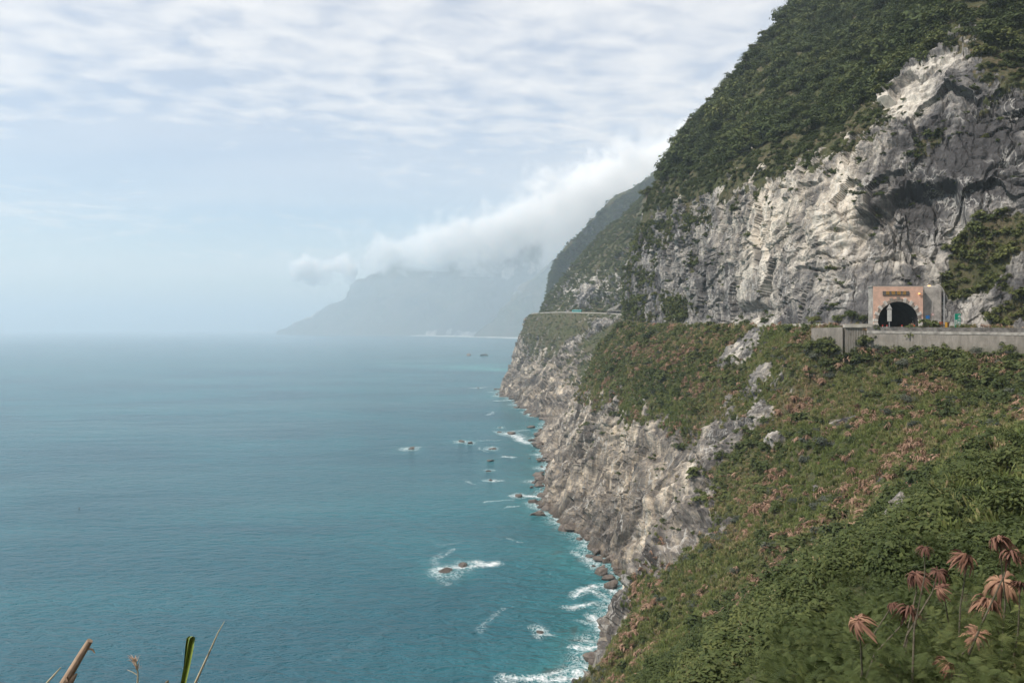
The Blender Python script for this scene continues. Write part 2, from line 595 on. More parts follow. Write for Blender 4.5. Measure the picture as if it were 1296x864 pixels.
# named patches of bare rock or of plants, at their places on the slope
for u, v, y, r, dv in [
    (935, 437, 0, 8, -1.0), (912, 560, 0, 6, -.8), (985, 560, 0, 3, -.62), (960, 520, 0, 4, -.6), (880, 640, 0, 6, -.6), (862, 680, 0, 6, -.8),
    (1160, 605, 0, 6, -.72), (1140, 645, 0, 4, -.66), (1062, 530, 0, 3, -.6), (1080, 512, 0, 2.5, -.6), (1245, 590, 0, 5, -.42), (1030, 620, 0, 3, -.5), (1105, 610, 0, 3, -.55), (960, 470, 0, 4, -.5), (990, 480, 0, 3, -.5), (920, 660, 0, 4, -.6),
    (830, 600, 250, 8, -.6), (800, 560, 275, 8, -.5),
    (1252, 300, 193, 6, .9), (1225, 350, 196, 5, .8), (1286, 285, 190, 5, .7), (1285, 70, 220, 12, .9), (1270, 390, 186, 4, .6),
    (940, 150, 400, 7, -.8), (895, 195, 400, 9, -.8), (1110, 75, 300, 6, -.6), (905, 240, 350, 5, .5), (845, 270, 420, 8, .5),
    (920, 300, 290, 4, .45), (915, 330, 290, 5, .5), (880, 330, 330, 5, .3), (860, 395, 350, 6, .5),
    (760, 390, 780, 18, -.8), (745, 350, 880, 18, -.5), (735, 375, 890, 16, -.5), (700, 430, 940, 16, .5), (690, 415, 1000, 18, .5),
    (700, 428, 900, 9, -.8), (722, 446, 870, 9, -.7), (745, 424, 830, 9, -.8), (762, 412, 800, 8, -.7), (735, 412, 870, 7, -.7), (710, 414, 900, 6, -.6), (680, 440, 1000, 10, -.6),
    (728, 468, 800, 14, .5), (690, 455, 930, 12, .4),
    (760, 430, 760, 15, .3), (735, 440, 800, 12, -.5), (720, 470, 800, 18, -.4),
]:
    if y == 0:                    # on the lower slope: the first ground met from the viewpoint
        near_m = np.where((np.abs(PU0 - u) < 5) & (np.abs(PV0 - v) < 5) & (flat[:, 1] > 55))[0]
        y = flat[near_m, 1].min() + 1.5
    vegT += dv * blob(flat, W(u, v, y), (r, r * 1.6, r))
# the white scarp near the top of the great wall, the dark wall right of it, the pale wall in the middle
for u, v, y, r, dv in [(1200, 95, 228, 7, .6), (1165, 125, 228, 7, .5), (1235, 65, 236, 7, .5), (1225, 190, 212, 13, -.22), (1270, 150, 215, 14, -.15), (1175, 260, 215, 9, -.2),
                       (1255, 200, 206, 4, .3), (1245, 235, 204, 4, .3), (1245, 585, 112, 8, -.3), (1155, 605, 120, 7, -.2),
                       (1000, 270, 260, 18, .18), (1060, 330, 225, 14, .13), (960, 330, 280, 14, .13), (1050, 220, 245, 14, .15), (1120, 190, 235, 10, .12), (775, 385, 770, 8, .5)]:
    toneT += dv * blob(flat, W(u, v, y), (r, r * 1.6, r))
    if dv > .4:
        vegT -= 0.8 * blob(flat, W(u, v, y), (r, r * 1.6, r))

warmT *= np.where(levf > 6, .45, 1.0)
far = sstep(flat[:, 1], 520, 720)                 # the headland gets coarser relief
sc = 1 + 1.1 * far
pn = flat / sc[:, None]
nveg = fbm(pn * 0.11 + 9, 4, 0.6)
nveg2 = fbm(pn * np.array([0.4, 0.4, 0.2]) + 31, 4, 0.7)
vegv = vegT + 0.45 * nveg + (0.42 + .5 * far) * nveg2
VEGM = sstep(vegv, 0.40, 0.62)
VEGM[flat[:, 2] < 2.5] = 0
rock = 1 - VEGM

# relief
rotb = np.array(Euler((R(18), R(-30), 0)).to_matrix())
big = fbm(pn * 0.045 + 3, 3)
flute = fbm(pn * np.array([0.10, 0.10, 0.02]) + 50, 4, 0.5, ridged=True)
pb = (pn + 3.0 * np.stack([pnoise(pn * 0.1 + 5), pnoise(pn * 0.1 + 15), pnoise(pn * 0.1 + 25)], 1)) @ rotb.T
beds = fbm(pb * np.array([0.035, 0.035, 0.2]) + 70, 4, 0.5, ridged=True)
blocks = fbm(pb * np.array([0.5, 0.5, 0.7]) + 90, 3, 0.6, ridged=True)
def cells(p, seed):
    """Voronoi facets: every cell of rock is a plane with its own height and tilt"""
    p = np.asarray(p, np.float32)
    b = np.floor(p).astype(np.int32)
    best = np.full(len(p), 1e9, np.float32)
    out = np.zeros(len(p), np.float32)
    for dx in (-1, 0, 1):
        for dy in (-1, 0, 1):
            for dz in (-1, 0, 1):
                c = b + np.array([dx, dy, dz], np.int32)
                h = _perm[(_perm[(_perm[(c[:, 0] + seed) & 255] + c[:, 1]) & 255] + c[:, 2]) & 255]
                g = _g[h]
                q = p - (c + 0.5 + 0.62 * g)
                d = (q * q).sum(1)
                g2 = _g[(h + 77) & 255]
                m = d < best
                best[m] = d[m]
                out[m] = (0.55 * g2[:, 2] + 0.75 * (q * g2[:, [1, 2, 0]]).sum(1))[m]
    return out


tq = fbm(pn * np.array([0.045, 0.045, 0.03]) + 130, 2) * 6
terr = np.abs(tq - np.floor(tq) - 0.5) * 2        # stepped slabs
rk = (rock > 0.02) & (flat[:, 1] > 60)
c1 = np.zeros(len(flat)); c2 = np.zeros(len(flat)); c3 = np.zeros(len(flat))
wob = 0.8 * np.stack([pnoise(pn[rk] * 0.22 + 5), pnoise(pn[rk] * 0.22 + 15), pnoise(pn[rk] * 0.22 + 25)], 1)
pw_ = pb[rk] + wob
pv_ = pn[rk] + wob * 1.2
c1[rk] = cells(pv_ * np.array([0.105, 0.105, 0.036]), 11)
c2[rk] = cells(pw_ * np.array([0.095, 0.095, 0.42]), 23)
c3[rk] = cells(pv_ * np.array([0.62, 0.62, 0.20]), 37)
lumpy = sstep(fbm(pn * .03 + 300, 2), -.15, .25)
disp = rock * (2.4 * big + 1.9 * (flute - 0.3) + 0.6 * (beds - 0.3) + 2.5 * c1 + (0.25 + 0.8 * lumpy) * c2 + 0.32 * c3 + 0.4 * terr)
fis = np.zeros(len(flat))
f1 = pnoise(pv_ * np.array([0.085, 0.085, 0.017]) + 400)
f2 = pnoise(pw_ * np.array([0.028, 0.028, 0.15]) + 430)
f3 = pnoise(pv_ * np.array([0.24, 0.24, 0.07]) + 460)
fm = sstep(pnoise(pn[rk] * .05 + 480), -.15, .2)
fm2 = sstep(pnoise(pn[rk] * .06 + 490), -.1, .25)
fis[rk] = 1.5 * np.exp(-(f1 / .045) ** 2) * fm + 1.9 * np.exp(-(f2 / .05) ** 2) * fm2 + .7 * np.exp(-(f3 / .06) ** 2) * (1 - fm * .6)
disp -= rock * fis
gy = fbm(pn * np.array([0.07, 0.07, 0.02]) + 150, 3, 0.5)
disp += VEGM * ((2.2 + 2.5 * sstep(levf, 8, 9)) * gy + 0.5 * nveg2)
disp *= sc
butt = fbm(flat * np.array([0.034, 0.034, 0.010]) + 530, 3, .5, ridged=True) - .62
disp += 6.5 * butt * (1 - sstep(levf, 2.6, 4.2)) * sstep(sf, 6.3, 7.2) * rock
near = sstep(dist, 8, 60)
disp *= 0.15 + 0.85 * near
onroad = sstep(np.abs(levf - 5.5), 0.45, 0.9)
disp *= 0.05 + 0.95 * onroad
shore = sstep(np.abs(flat[:, 2] - 0), 0, 6)
disp *= 0.55 + 0.45 * shore
# the portal stands clear of the rock
pc = np.array([95.0, 204.0, 81.0])
pd = ((flat - pc) / np.array([11.0, 9.0, 8.0]))
keep = 1 - np.exp(-(pd ** 2).sum(1) ** 2)
disp *= keep
# the great overhang above the portal
uu = flat[:, 0] - 103.0 - (flat[:, 1] - 212) * 0.1
arch = 29.5 - 0.045 * (uu - 6) ** 2 - (flat[:, 2] - 86.0) + 3.2 * fbm(flat * .16 + 610, 3)       # >0 below the arch line
cave = sstep(arch, 0.0, 2.2) * sstep(uu, -20, -7) * (1 - sstep(uu, 11.5, 13.5)) * sstep(flat[:, 2], 80, 108) * sstep(levf, 6.0, 6.2) * (1 - sstep(levf, 8, 8.3))
disp -= 6.0 * cave
# small recesses in the pale wall and sea caves at the foot of the cliffs
for u, v, y, rx, rz, dd in [(955, 395, 272, 9, 2.2, 3.0), (985, 240, 268, 3, 5, 1.5), (830, 398, 345, 9, 3, 3.5), (805, 575, 262, 8, 3, 3.0), (785, 735, 216, 3.5, 5, 3.5),
                            (755, 650, 305, 5, 3.5, 3.0), (705, 625, 352, 3, 3, 2.5), (712, 400, 1, 1, 1, 0), (800, 397, 428, 6, 4, 3.0), (930, 290, 295, 6, 3, 1.6), (890, 335, 320, 3, 9, 1.0)]:
    if dd:
        disp -= dd * np.minimum(1, 1.6 * blob(flat, W(u, v, y), (rx, rx * 1.8, rz)))
flat_d = flat + N0.reshape(-1, 3) * disp[:, None]
# the slope starts lower than the road where the retaining wall carries it
wall_s = sstep(sf, 4.2, 4.9) * (1 - sstep(sf, 7.3, 7.75))
flat_d[:, 2] -= np.where(levf <= 5.001, 5.6 * sstep(levf, 3.5, 4.7) * wall_s, 0)
SURF = flat_d.reshape(nS, nT, 3)

idx = np.arange(nS * nT).reshape(nS, nT)
quads = np.stack([idx[:-1, :-1], idx[1:, :-1], idx[1:, 1:], idx[:-1, 1:]], -1).reshape(-1, 4)
fc = flat_d[quads].mean(1)
# opening for the tunnel
inside = (np.abs(fc[:, 0] - 95.0) < 4.9) & (fc[:, 1] > 195.5) & (fc[:, 1] < np.where(fc[:, 0] < 93, 201.5, 206)) & (fc[:, 2] < 81.6) & (fc[:, 2] > 74.0)
quads = quads[~inside]
e1 = flat_d[quads[:, 2]] - flat_d[quads[:, 0]]
e2 = flat_d[quads[:, 3]] - flat_d[quads[:, 1]]
fn = np.cross(e1, e2)
if fn[:, 2].mean() < 0:
    quads = quads[:, ::-1]
M_TERR = terrain_mat('cliff rock and soil')
me = np_mesh('hillside', flat_d, quads, point_attrs={'veg': VEGM, 'tone': toneT, 'warm': warmT})
me.polygons.foreach_set('use_smooth', VEGM[quads].mean(1) > .5)
hill = tag(link_mesh('hillside', me, M_TERR), 'steep sea cliff of grey and cream rock with green slopes above the water', 'cliff', kind='structure')


# ------------------------------------------------------------------ sea
def axis(parts):
    out = []
    for lo, hi, step in parts:
        out.extend(np.arange(lo, hi, step))
    out.append(parts[-1][1])
    return np.array(out)


# boulders standing in the water: (u, v of the waterline, width px, height px, label)
SEA_ROCKS = [
    (520, 568, 16, 4, 'low sea rock awash in a foam patch, alone far out from the cliff'),
    (585, 559, 12, 5, 'dark pointed sea rock, left one of a close pair with foam between'),
    (595, 561, 10, 4, 'small dark sea rock, right one of a close pair with foam between'),
    (633, 541, 8, 2, 'tiny brown rock barely above the water below the headland'),
    (632, 547, 8, 3, 'small dark rock just left of a broad brown rock near the boulders'),
    (646, 549, 18, 5, 'broad brown rock in white water next to the boulder heap'),
    (623, 568, 13, 3, 'flat rock washed by foam between scattered sea rocks'),
    (620, 583, 14, 3, 'flat bare pale rock without foam among the scattered sea rocks'),
    (618, 596, 9, 3, 'small dark rock with a thin line of foam to its left'),
    (621, 608, 8, 4, 'small dark rock in the middle of a white foam patch'),
    (657, 628, 15, 6, 'brown rock at the left end of a long white breaker by the dark outcrop'),
    (686, 626, 8, 3, 'small rock at the right end of the long white breaker'),
    (565, 722, 24, 4, 'long dark reef ridge in a white splash, nearest of the outer reefs'),
    (584, 716, 18, 5, 'dark reef hump just behind the long reef ridge in the splash'),
    (683, 800, 12, 4, 'small tan rock inside a ring of foam off the lowest cliff'),
    (749, 704, 19, 8, 'reddish brown boulder in white water at the cliff foot'),
    (751, 716, 8, 4, 'small red rock below the reddish brown boulder'),
    (594, 450, 12, 5, 'far islet with a pointed top off the headland'),
    (613, 450, 14, 3, 'far low islet to the right of the pointed islet'),
    (664, 515, 8, 4, 'square brown boulder in the foam below the headland'),
    (655, 515, 6, 2, 'low tan rock beside the square boulder in the foam below the headland'),
    (676, 517, 6, 3, 'round tan rock at the right of the square boulder in foam'),
    (629, 499, 7, 2, 'low rock in the breaker at the headland tip'),
    (605, 491, 5, 2, 'speck of rock in a foam streak out from the headland tip'),
    (670, 580, 5, 2, 'lone tan rock in calm water beside the dark cliff base'),
    (686, 591, 6, 4, 'pale rock at the foot of the dark cliff base'),
    (775, 770, 16, 9, 'dark wet rock among the breakers in the narrow cove'),
    (100, 643, 3, 2, 'tiny dark speck of rock far out in open blue water'),
]
shore_pts = flat_d[(np.abs(flat_d[:, 2]) < 0.9) & (flat_d[:, 1] > 90)]
rock_pos = []
for (u, v, w, h, lab) in SEA_ROCKS:
    y = H * FPX / (v - HORIZON)
    rock_pos.append(((u - 648) / FPX * y, y, w / FPX * y, max(h / FPX * y, 0.6)))


def seg_dist(p, a, b):
    a, b = np.array(a), np.array(b)
    t = np.clip(((p - a) @ (b - a)) / ((b - a) @ (b - a)), 0, 1)
    return np.linalg.norm(p - (a + t[:, None] * (b - a)), axis=1)


def sea_xy(u, v):
    y = H * FPX / (v - HORIZON)
    return ((u - 648) / FPX * y, y)


def build_sea():
    xs = axis([(-42000, -4000, 4000), (-4000, -600, 400), (-600, -150, 50), (-150, -60, 6), (-60, 48, 0.7), (48, 160, 14), (160, 2000, 300), (2000, 42000, 5000)])
    ys = axis([(-3000, -200, 400), (-200, 120, 40), (120, 440, 0.8), (440, 760, 1.5), (760, 1200, 3), (1200, 2600, 60), (2600, 9000, 800), (9000, 42000, 4000)])
    X, Y = np.meshgrid(xs, ys, indexing='ij')
    p = np.stack([X.ravel(), Y.ravel()], 1)
    kd = KDTree(len(shore_pts))
    for i, q in enumerate(shore_pts):
        kd.insert((q[0], q[1], 0), i)
    kd.balance()
    d = np.full(len(p), 200.0)
    sel = (np.abs(p[:, 0]) < 90) & (p[:, 1] > 80) & (p[:, 1] < 1300)
    d[sel] = [kd.find((a, b, 0))[2] for a, b in p[sel]]
    p3 = np.concatenate([p, np.zeros((len(p), 1))], 1)
    foam = 0.95 * np.exp(-d / 4.4)
    p0 = p
    p = p + (2.2 * np.stack([fbm(p3 * .16 + 3, 3), fbm(p3 * .16 + 63, 3)], 1) + 4.5 * np.stack([fbm(p3 * .05 + 33, 2), fbm(p3 * .05 + 93, 2)], 1)) * sel[:, None]
    patchy = fbm(p3 * 0.045 + 7, 2)
    foam = foam * (0.62 + 0.9 * np.clip(patchy + 0.25, 0, 1))
    shal = .62 * np.exp(-d / 11.0)
    for (x, y, w, h), rk in zip(rock_pos, SEA_ROCKS):
        q = (p - np.array([x, y]))
        k = 1.0 if rk[1] > 470 and rk[0] not in (620, 670, 100) else 0.25
        r = np.sqrt((q[:, 0] / (0.8 * w + 0.8)) ** 2 + (q[:, 1] / (1.4 * w + 1.5)) ** 2)
        foam = np.maximum(foam, k * (0.55 + 0.5 * np.clip(patchy * 2 + .4, 0, 1)) * np.exp(-r ** 2 * 1.25))
        shal = np.maximum(shal, 0.3 * np.exp(-r ** 2 * 0.5))
    # breakers and drifting foam lines, (u, v) ends, width in metres, strength
    for a, b, wd, st in [((562, 718), (625, 712), 2.6, .95), ((598, 710), (624, 714), 2.2, .95), ((552, 700), (556, 740), 2.0, .36), ((556, 690), (588, 684), 1.6, .28),
                         ((600, 795), (636, 770), 2.2, .36), ((566, 694), (552, 718), 1.5, .42), ((640, 682), (660, 686), 1.0, .5), ((420, 834), (500, 790), 3.0, .2),
                         ((650, 627), (690, 630), 2.6, .95), ((728, 752), (760, 742), 2.2, .95), ((722, 768), (756, 764), 2.4, .95), ((745, 745), (790, 770), 2.0, .8),
                         ((757, 778), (768, 812), 2.3, .95), ((724, 818), (772, 815), 2.5, .95), ((650, 860), (740, 862), 2.6, .95), ((690, 856), (722, 848), 2.0, .85), ((730, 786), (792, 800), 1.6, .6),
                         ((730, 700), (758, 712), 2.6, .85), ((742, 690), (768, 688), 2.4, .8), ((675, 795), (700, 803), 1.2, .8), ((770, 740), (790, 760), 2.4, .85), ((770, 800), (782, 775), 2.0, .8),
                         ((644, 548), (668, 560), 6, .95), ((628, 546), (668, 544), 4, .6), ((664, 514), (694, 528), 6, .95), ((668, 512), (680, 524), 6, .9), ((626, 507), (646, 506), 3.5, .95), ((632, 497), (648, 500), 4, .8),
                         ((595, 491), (616, 490), 3, .9), ((605, 558), (630, 557), 2.2, .5), ((604, 566), (614, 572), 1.2, .5), ((634, 578), (650, 579), 2.5, .85), ((612, 608), (632, 608), 2.2, .85),
                         ((586, 608), (600, 612), 1.0, .5), ((618, 525), (626, 521), 2, .6), ((690, 614), (698, 618), 2, .8), ((615, 635), (646, 633), 1.6, .6), ((512, 567), (530, 566), 1.8, .8), ((640, 642), (652, 640), 1, .55),
                         ((640, 449), (648, 449), 6, .9)]:
        foam = np.maximum(foam, st * np.exp(-(seg_dist(p, sea_xy(*a), sea_xy(*b)) / wd) ** 2))
    # pale milky water drifting from the far side of the headland, and shoals by the near cliff
    for a, b, wd, st in [((580, 464), (640, 468), 45, .9), ((500, 461), (585, 465), 22, .75), ((610, 462), (640, 461), 40, .5), ((735, 650), (760, 680), 8, .5), ((700, 700), (760, 730), 9, .4), ((740, 800), (700, 850), 9, .5)]:
        shal = np.maximum(shal, st * np.exp(-(seg_dist(p, sea_xy(*a), sea_xy(*b)) / wd) ** 2))
    n = len(ys)
    I = np.arange(len(p)).reshape(len(xs), n)
    q = np.stack([I[:-1, :-1], I[1:, :-1], I[1:, 1:], I[:-1, 1:]], -1).reshape(-1, 4)
    me = np_mesh('sea', p3, q, point_attrs={'foam': foam, 'shoal': shal})
    m, T, b, out = new_mat('sea water')
    P = T.n('ShaderNodeNewGeometry').outputs['Position']
    fo = T.n('ShaderNodeAttribute', attribute_name='foam').outputs['Fac']
    sh = T.n('ShaderNodeAttribute', attribute_name='shoal').outputs['Fac']
    w1 = T.noise(T.mapping(P, (0.16, 0.34, 1), rot=(0, 0, R(20))), 1.0, 3, 0.55, 0.4)
    w2 = T.noise(T.mapping(P, (0.55, 1.1, 1), rot=(0, 0, R(-12))), 1.0, 4, 0.6, 0.3)
    w3 = T.noise(T.mapping(P, (0.02, 0.055, 1), rot=(0, 0, R(12))), 1.0, 3, 0.5)
    big = T.noise(T.mapping(P, (0.006, 0.011, 1), rot=(0, 0, R(25))), 1.0, 4, 0.55, 0.5)
    hgt = T.math('ADD', T.math('MULTIPLY', w1, 1.0), T.math('MULTIPLY', w2, 0.42))
    hgt = T.math('ADD', hgt, T.math('MULTIPLY', w3, 1.5))
    bp = T.n('ShaderNodeBump', inp={'Strength': 1.0, 'Distance': 2.0, 'Height': hgt})
    deep = T.mix(T.ramp(big, 0.35, 0.68), (0.005, 0.080, 0.116), (0.011, 0.136, 0.170))
    deep = T.mix(T.math('MULTIPLY', T.ramp(w1, 0.3, 0.7), 0.35), deep, (0.005, 0.050, 0.066))  # light and dark of the ripples painted into the colour along the waves
    col = T.mix(T.math('MULTIPLY', sh, 0.8), deep, (0.055, 0.29, 0.28))
    # dark weed and reef under the shallow water
    reef = T.math('MULTIPLY', T.ramp(T.noise(P, 0.16, 4, 0.6, 0.5), 0.53, 0.66), T.ramp(sh, 0.12, 0.5))
    col = T.mix(T.math('MULTIPLY', reef, 0.6), col, (0.03, 0.042, 0.036))
    slick = T.ramp(T.noise(T.mapping(P, (0.0011, 0.0052, 1), rot=(0, 0, R(8))), 1.0, 4, 0.6, 0.6), 0.50, 0.66)
    col = T.mix(T.math('MULTIPLY', slick, 0.5), col, (0.05, 0.15, 0.175))
    fn = T.noise(P, 0.55, 6, 0.72, 1.2)
    fn2 = T.noise(T.mapping(P, (0.5, 0.22, 1), rot=(0, 0, R(-30))), 1.0, 5, 0.65, 1.6)
    ff = T.math('ADD', fo, T.math('MULTIPLY', T.math('SUBTRACT', fn, 0.5), 1.7))
    ff = T.math('ADD', ff, T.math('MULTIPLY', T.math('SUBTRACT', fn2, 0.5), 1.3))
    fmask = T.math('MULTIPLY', T.ramp(ff, 0.55, 1.2), T.ramp(fo, 0.08, 0.4))
    ln = T.noise(P, 0.45, 3, 0.6, 1.8)
    lace = T.ramp(T.math('ABSOLUTE', T.math('SUBTRACT', ln, 0.5)), 0.05, 0.0)
    lace = T.math('MULTIPLY', T.math('MULTIPLY', lace, T.ramp(fo, 0.12, 0.5)), 0.6)
    fmask = T.math('MAXIMUM', fmask, lace)
    milk = T.math('MULTIPLY', T.ramp(fo, 0.2, 0.9), 0.22)
    col = T.mix(milk, col, (0.10, 0.30, 0.30))
    col = T.mix(fmask, col, (0.80, 0.82, 0.82))
    T.link(col, b.inputs['Base Color'])
    T.link(T.math('ADD', T.math('MULTIPLY', fmask, 0.5), 0.17), b.inputs['Roughness'])
    b.inputs['IOR'].default_value = 1.33
    b.inputs['Specular IOR Level'].default_value = 0.5
    T.link(bp.outputs[0], b.inputs['Normal'])
    o = link_mesh('sea', me, m)
    tag(o, 'blue green open sea with white foam along the cliff foot', 'sea', kind='structure')


build_sea()

# ------------------------------------------------------------------ far mountains
def ridge(name, pts_top, y_front, y_back, depth, seed, nx, ny, label, relief, mat, base=-20.0):
    """a mountain: skyline points (x, y, z), falling steeply to the sea in front and gently behind"""
    top = np.array(pts_top, float)
    s = np.linspace(0, len(top) - 1, nx)
    T_ = np.stack([np.interp(s, np.arange(len(top)), top[:, k]) for k in range(3)], 1)
    v = np.linspace(0, 1, ny)
    rowsv = []
    for t in v:
        if t < 0.7:
            q = t / 0.7
            z = base + (T_[:, 2] - base) * (q ** 1.05)
            y = T_[:, 1] - depth * T_[:, 2] / max(T_[:, 2].max(), 1) * (1 - q)
            x = T_[:, 0] - (1 - q) * 0.28 * depth * T_[:, 2] / T_[:, 2].max()
        else:
            q = (t - 0.7) / 0.3
            z = T_[:, 2] * (1 - 0.6 * q)
            y = T_[:, 1] + q * (y_back - y_front)
            x = T_[:, 0] + q * 0.4 * depth
        rowsv.append(np.stack([x, y, z], 1))
    Gm = np.stack(rowsv, 1)
    n = grid_normals(Gm)
    if n[:, :, 2].mean() < 0:
        n = -n
    f = Gm.reshape(-1, 3)
    scl = relief
    nz = fbm(f / scl * np.array([0.30, 0.30, 0.14]) + seed, 5, 0.55, ridged=True)
    nz2 = fbm(f / scl * 2.2 + seed + 40, 4, 0.6)
    disp = scl * (0.75 * (nz - 0.45) + 0.13 * nz2)
    disp *= sstep(f[:, 2], 0, scl * 1.2) * 0.85 + 0.15
    f2 = f + n.reshape(-1, 3) * disp[:, None]
    veg = np.clip(1.2 - 1.5 * sstep(fbm(f / scl * np.array([0.5, 0.5, 0.22]) + seed + 80, 4, 0.6), 0.12, 0.34) * (1 - sstep(f[:, 2], T_[:, 2].max() * .25, T_[:, 2].max() * .6)), 0, 1)
    I = np.arange(nx * ny).reshape(nx, ny)
    q = np.stack([I[:-1, :-1], I[1:, :-1], I[1:, 1:], I[:-1, 1:]], -1).reshape(-1, 4)
    if np.cross(f2[q[:, 2]] - f2[q[:, 0]], f2[q[:, 3]] - f2[q[:, 1]])[:, 2].mean() < 0:
        q = q[:, ::-1]
    me = np_mesh(name, f2, q, point_attrs={'veg': veg, 'tone': np.full(len(f2), 0.72), 'warm': np.full(len(f2), .2)})
    tag(link_mesh(name, me, mat, smooth=True), label, 'mountain', kind='structure')
    return f2.reshape(nx, ny, 3)


M_FAR = terrain_mat('distant rock and woods', 14.0)
M_MID = terrain_mat('mountain rock and woods', 3.0)
YB = 9000.0
mid_pts = [W(668, 440, 1700), W(686, 405, 1705), W(695, 352, 1720), W(703, 330, 1730), W(714, 318, 1740), W(732, 298, 1760), W(758, 267, 1790), W(787, 246, 1815), W(822, 224, 1850), W(860, 200, 1890), W(930, 150, 1960), W(1020, 90, 2040)]
MIDS = ridge('mountain', mid_pts, 1700, 2300, 190, 11.0, 260, 220, 'wooded blue green mountain shoulder with a bare rock foot behind the headland', 22.0, M_MID)
far_pts = [W(352, 420, 10400), W(390, 404, 10100), W(430, 383, 9800), W(475, 352, 9500), W(520, 322, 9300), W(560, 302, 9200), W(590, 296, 9200), W(620, 285, 9200), W(665, 275, 9200), W(720, 262, 9200), W(800, 245, 9200), W(1000, 225, 9300)]
ridge('mountain', far_pts, 9000, 13000, 1500, 23.0, 300, 170, 'hazy blue mountain running down to the sea under the cloud bank', 330.0, M_FAR)
near_pts = [W(600, 424, 6900), W(625, 402, 6800), W(650, 380, 6700), W(680, 350, 6600), W(705, 325, 6550), W(740, 290, 6500), W(800, 250, 6500), W(900, 220, 6600)]
ridge('mountain', near_pts, 6500, 8500, 700, 37.0, 220, 150, 'hazy mountain spur with pale landslide scars just left of the headland', 200.0, M_FAR)

# the long pale beach at the foot of the far mountain
mbch = simple_mat('pale beach', (0.46, 0.44, 0.40), 0.9, 0.2, 0.004)
b_ = MB()
pts = [W(228, 418.6, 30000), W(300, 419.5, 20000), W(380, 421.5, 12500), W(450, 423.5, 9600), W(520, 425, 8300), W(590, 426.6, 7100), W(655, 428.5, 6000), W(720, 430, 5400)]
b_.strip([[(x, H * FPX / (v_ - HORIZON) if False else y, 0.6), (x, y, 3.0 + y * 0.0006), (x, y + 160, 6.0 + y * .0006)] for (x, y, z), v_ in zip(pts, [0] * 8)])
tag(b_.build('beach', mbch), 'thin pale beach line at the foot of the far mountain', 'beach', kind='structure')

# ------------------------------------------------------------------ haze
HAZE_TOP = 620.0
mh = bpy.data.materials.new('haze air')
mh.use_nodes = True
mh.node_tree.nodes.clear()
Th = NT(mh.node_tree)
pv = Th.n('ShaderNodeVolumePrincipled', inp={'Color': (0.77, 0.90, 1.0, 1), 'Density': 1.75e-4, 'Anisotropy': 0.25})
oh = Th.n('ShaderNodeOutputMaterial')
Th.link(pv.outputs[0], oh.inputs['Volume'])
hb = MB()
hb.box((0, 20000, (HAZE_TOP - 30) / 2), (90000, 50000, HAZE_TOP + 30))
hz = tag(hb.build('haze', mh), 'thin pale sea haze filling the air over the water', 'haze', kind='stuff')


# ------------------------------------------------------------------ plants
def leaf_mat(name, stops, transl=0.25, inst=True, rough=0.65):
    m, T, b, out = new_mat(name)
    lv = T.n('ShaderNodeAttribute', attribute_name='lv').outputs['Fac']
    if inst:
        tint = T.n('ShaderNodeAttribute', attribute_type='INSTANCER', attribute_name='tint').outputs['Fac']
    else:
        tint = T.n('ShaderNodeObjectInfo').outputs['Random']
    f = T.math('ADD', T.math('MULTIPLY', lv, 0.45), T.math('MULTIPLY', tint, 0.6))
    cr = T.n('ShaderNodeValToRGB', inp={0: f})
    el = cr.color_ramp.elements
    for i, (p, c) in enumerate(stops):
        e = el[i] if i < 2 else el.new(p)
        e.position = p
        e.color = (*c, 1)
    T.link(cr.outputs[0], b.inputs['Base Color'])
    b.inputs['Roughness'].default_value = rough
    b.inputs['Specular IOR Level'].default_value = 0.2
    tr = T.n('ShaderNodeBsdfTranslucent', inp={'Color': cr.outputs[0]})
    mx = T.n('ShaderNodeMixShader', inp={0: transl, 1: b.outputs[0], 2: tr.outputs[0]})
    T.link(mx.outputs[0], out.inputs[0])
    return m


G_STOPS = [(0.0, (0.032, 0.047, 0.014)), (1.0, (0.185, 0.19, 0.058)), (0.35, (0.066, 0.088, 0.027)), (0.65, (0.116, 0.134, 0.044))]
GRASS_STOPS = [(0.0, (0.095, 0.130, 0.036)), (1.0, (0.48, 0.34, 0.22)), (0.42, (0.165, 0.200, 0.060)), (0.72, (0.25, 0.23, 0.10)), (0.85, (0.40, 0.28, 0.175))]
GREY_STOPS = [(0.0, (0.050, 0.062, 0.046)), (1.0, (0.16, 0.17, 0.125)), (0.5, (0.092, 0.105, 0.078))]
DEAD_STOPS = [(0.0, (0.13, 0.075, 0.045)), (1.0, (0.44, 0.29, 0.20)), (0.5, (0.27, 0.165, 0.11))]
M_LEAF = leaf_mat('green leaves', G_STOPS)
M_GRASS = leaf_mat('cane grass blades', GRASS_STOPS)
M_GREY = leaf_mat('grey green leaves', GREY_STOPS)
M_DEAD = leaf_mat('withered fronds', DEAD_STOPS)
M_LEAF_O = leaf_mat('green leaves of single plants', G_STOPS, inst=False)
M_GREY_O = leaf_mat('grey leaves of single plants', GREY_STOPS, inst=False)
M_DEAD_O = leaf_mat('withered fronds of single plants', DEAD_STOPS, inst=False)
M_BARK = simple_mat('bark', (0.17, 0.14, 0.11), 0.9, 0.35, 6)


def rand_unit(r, n):
    v = r.normal(size=(n, 3))
    return v / np.linalg.norm(v, axis=1)[:, None]


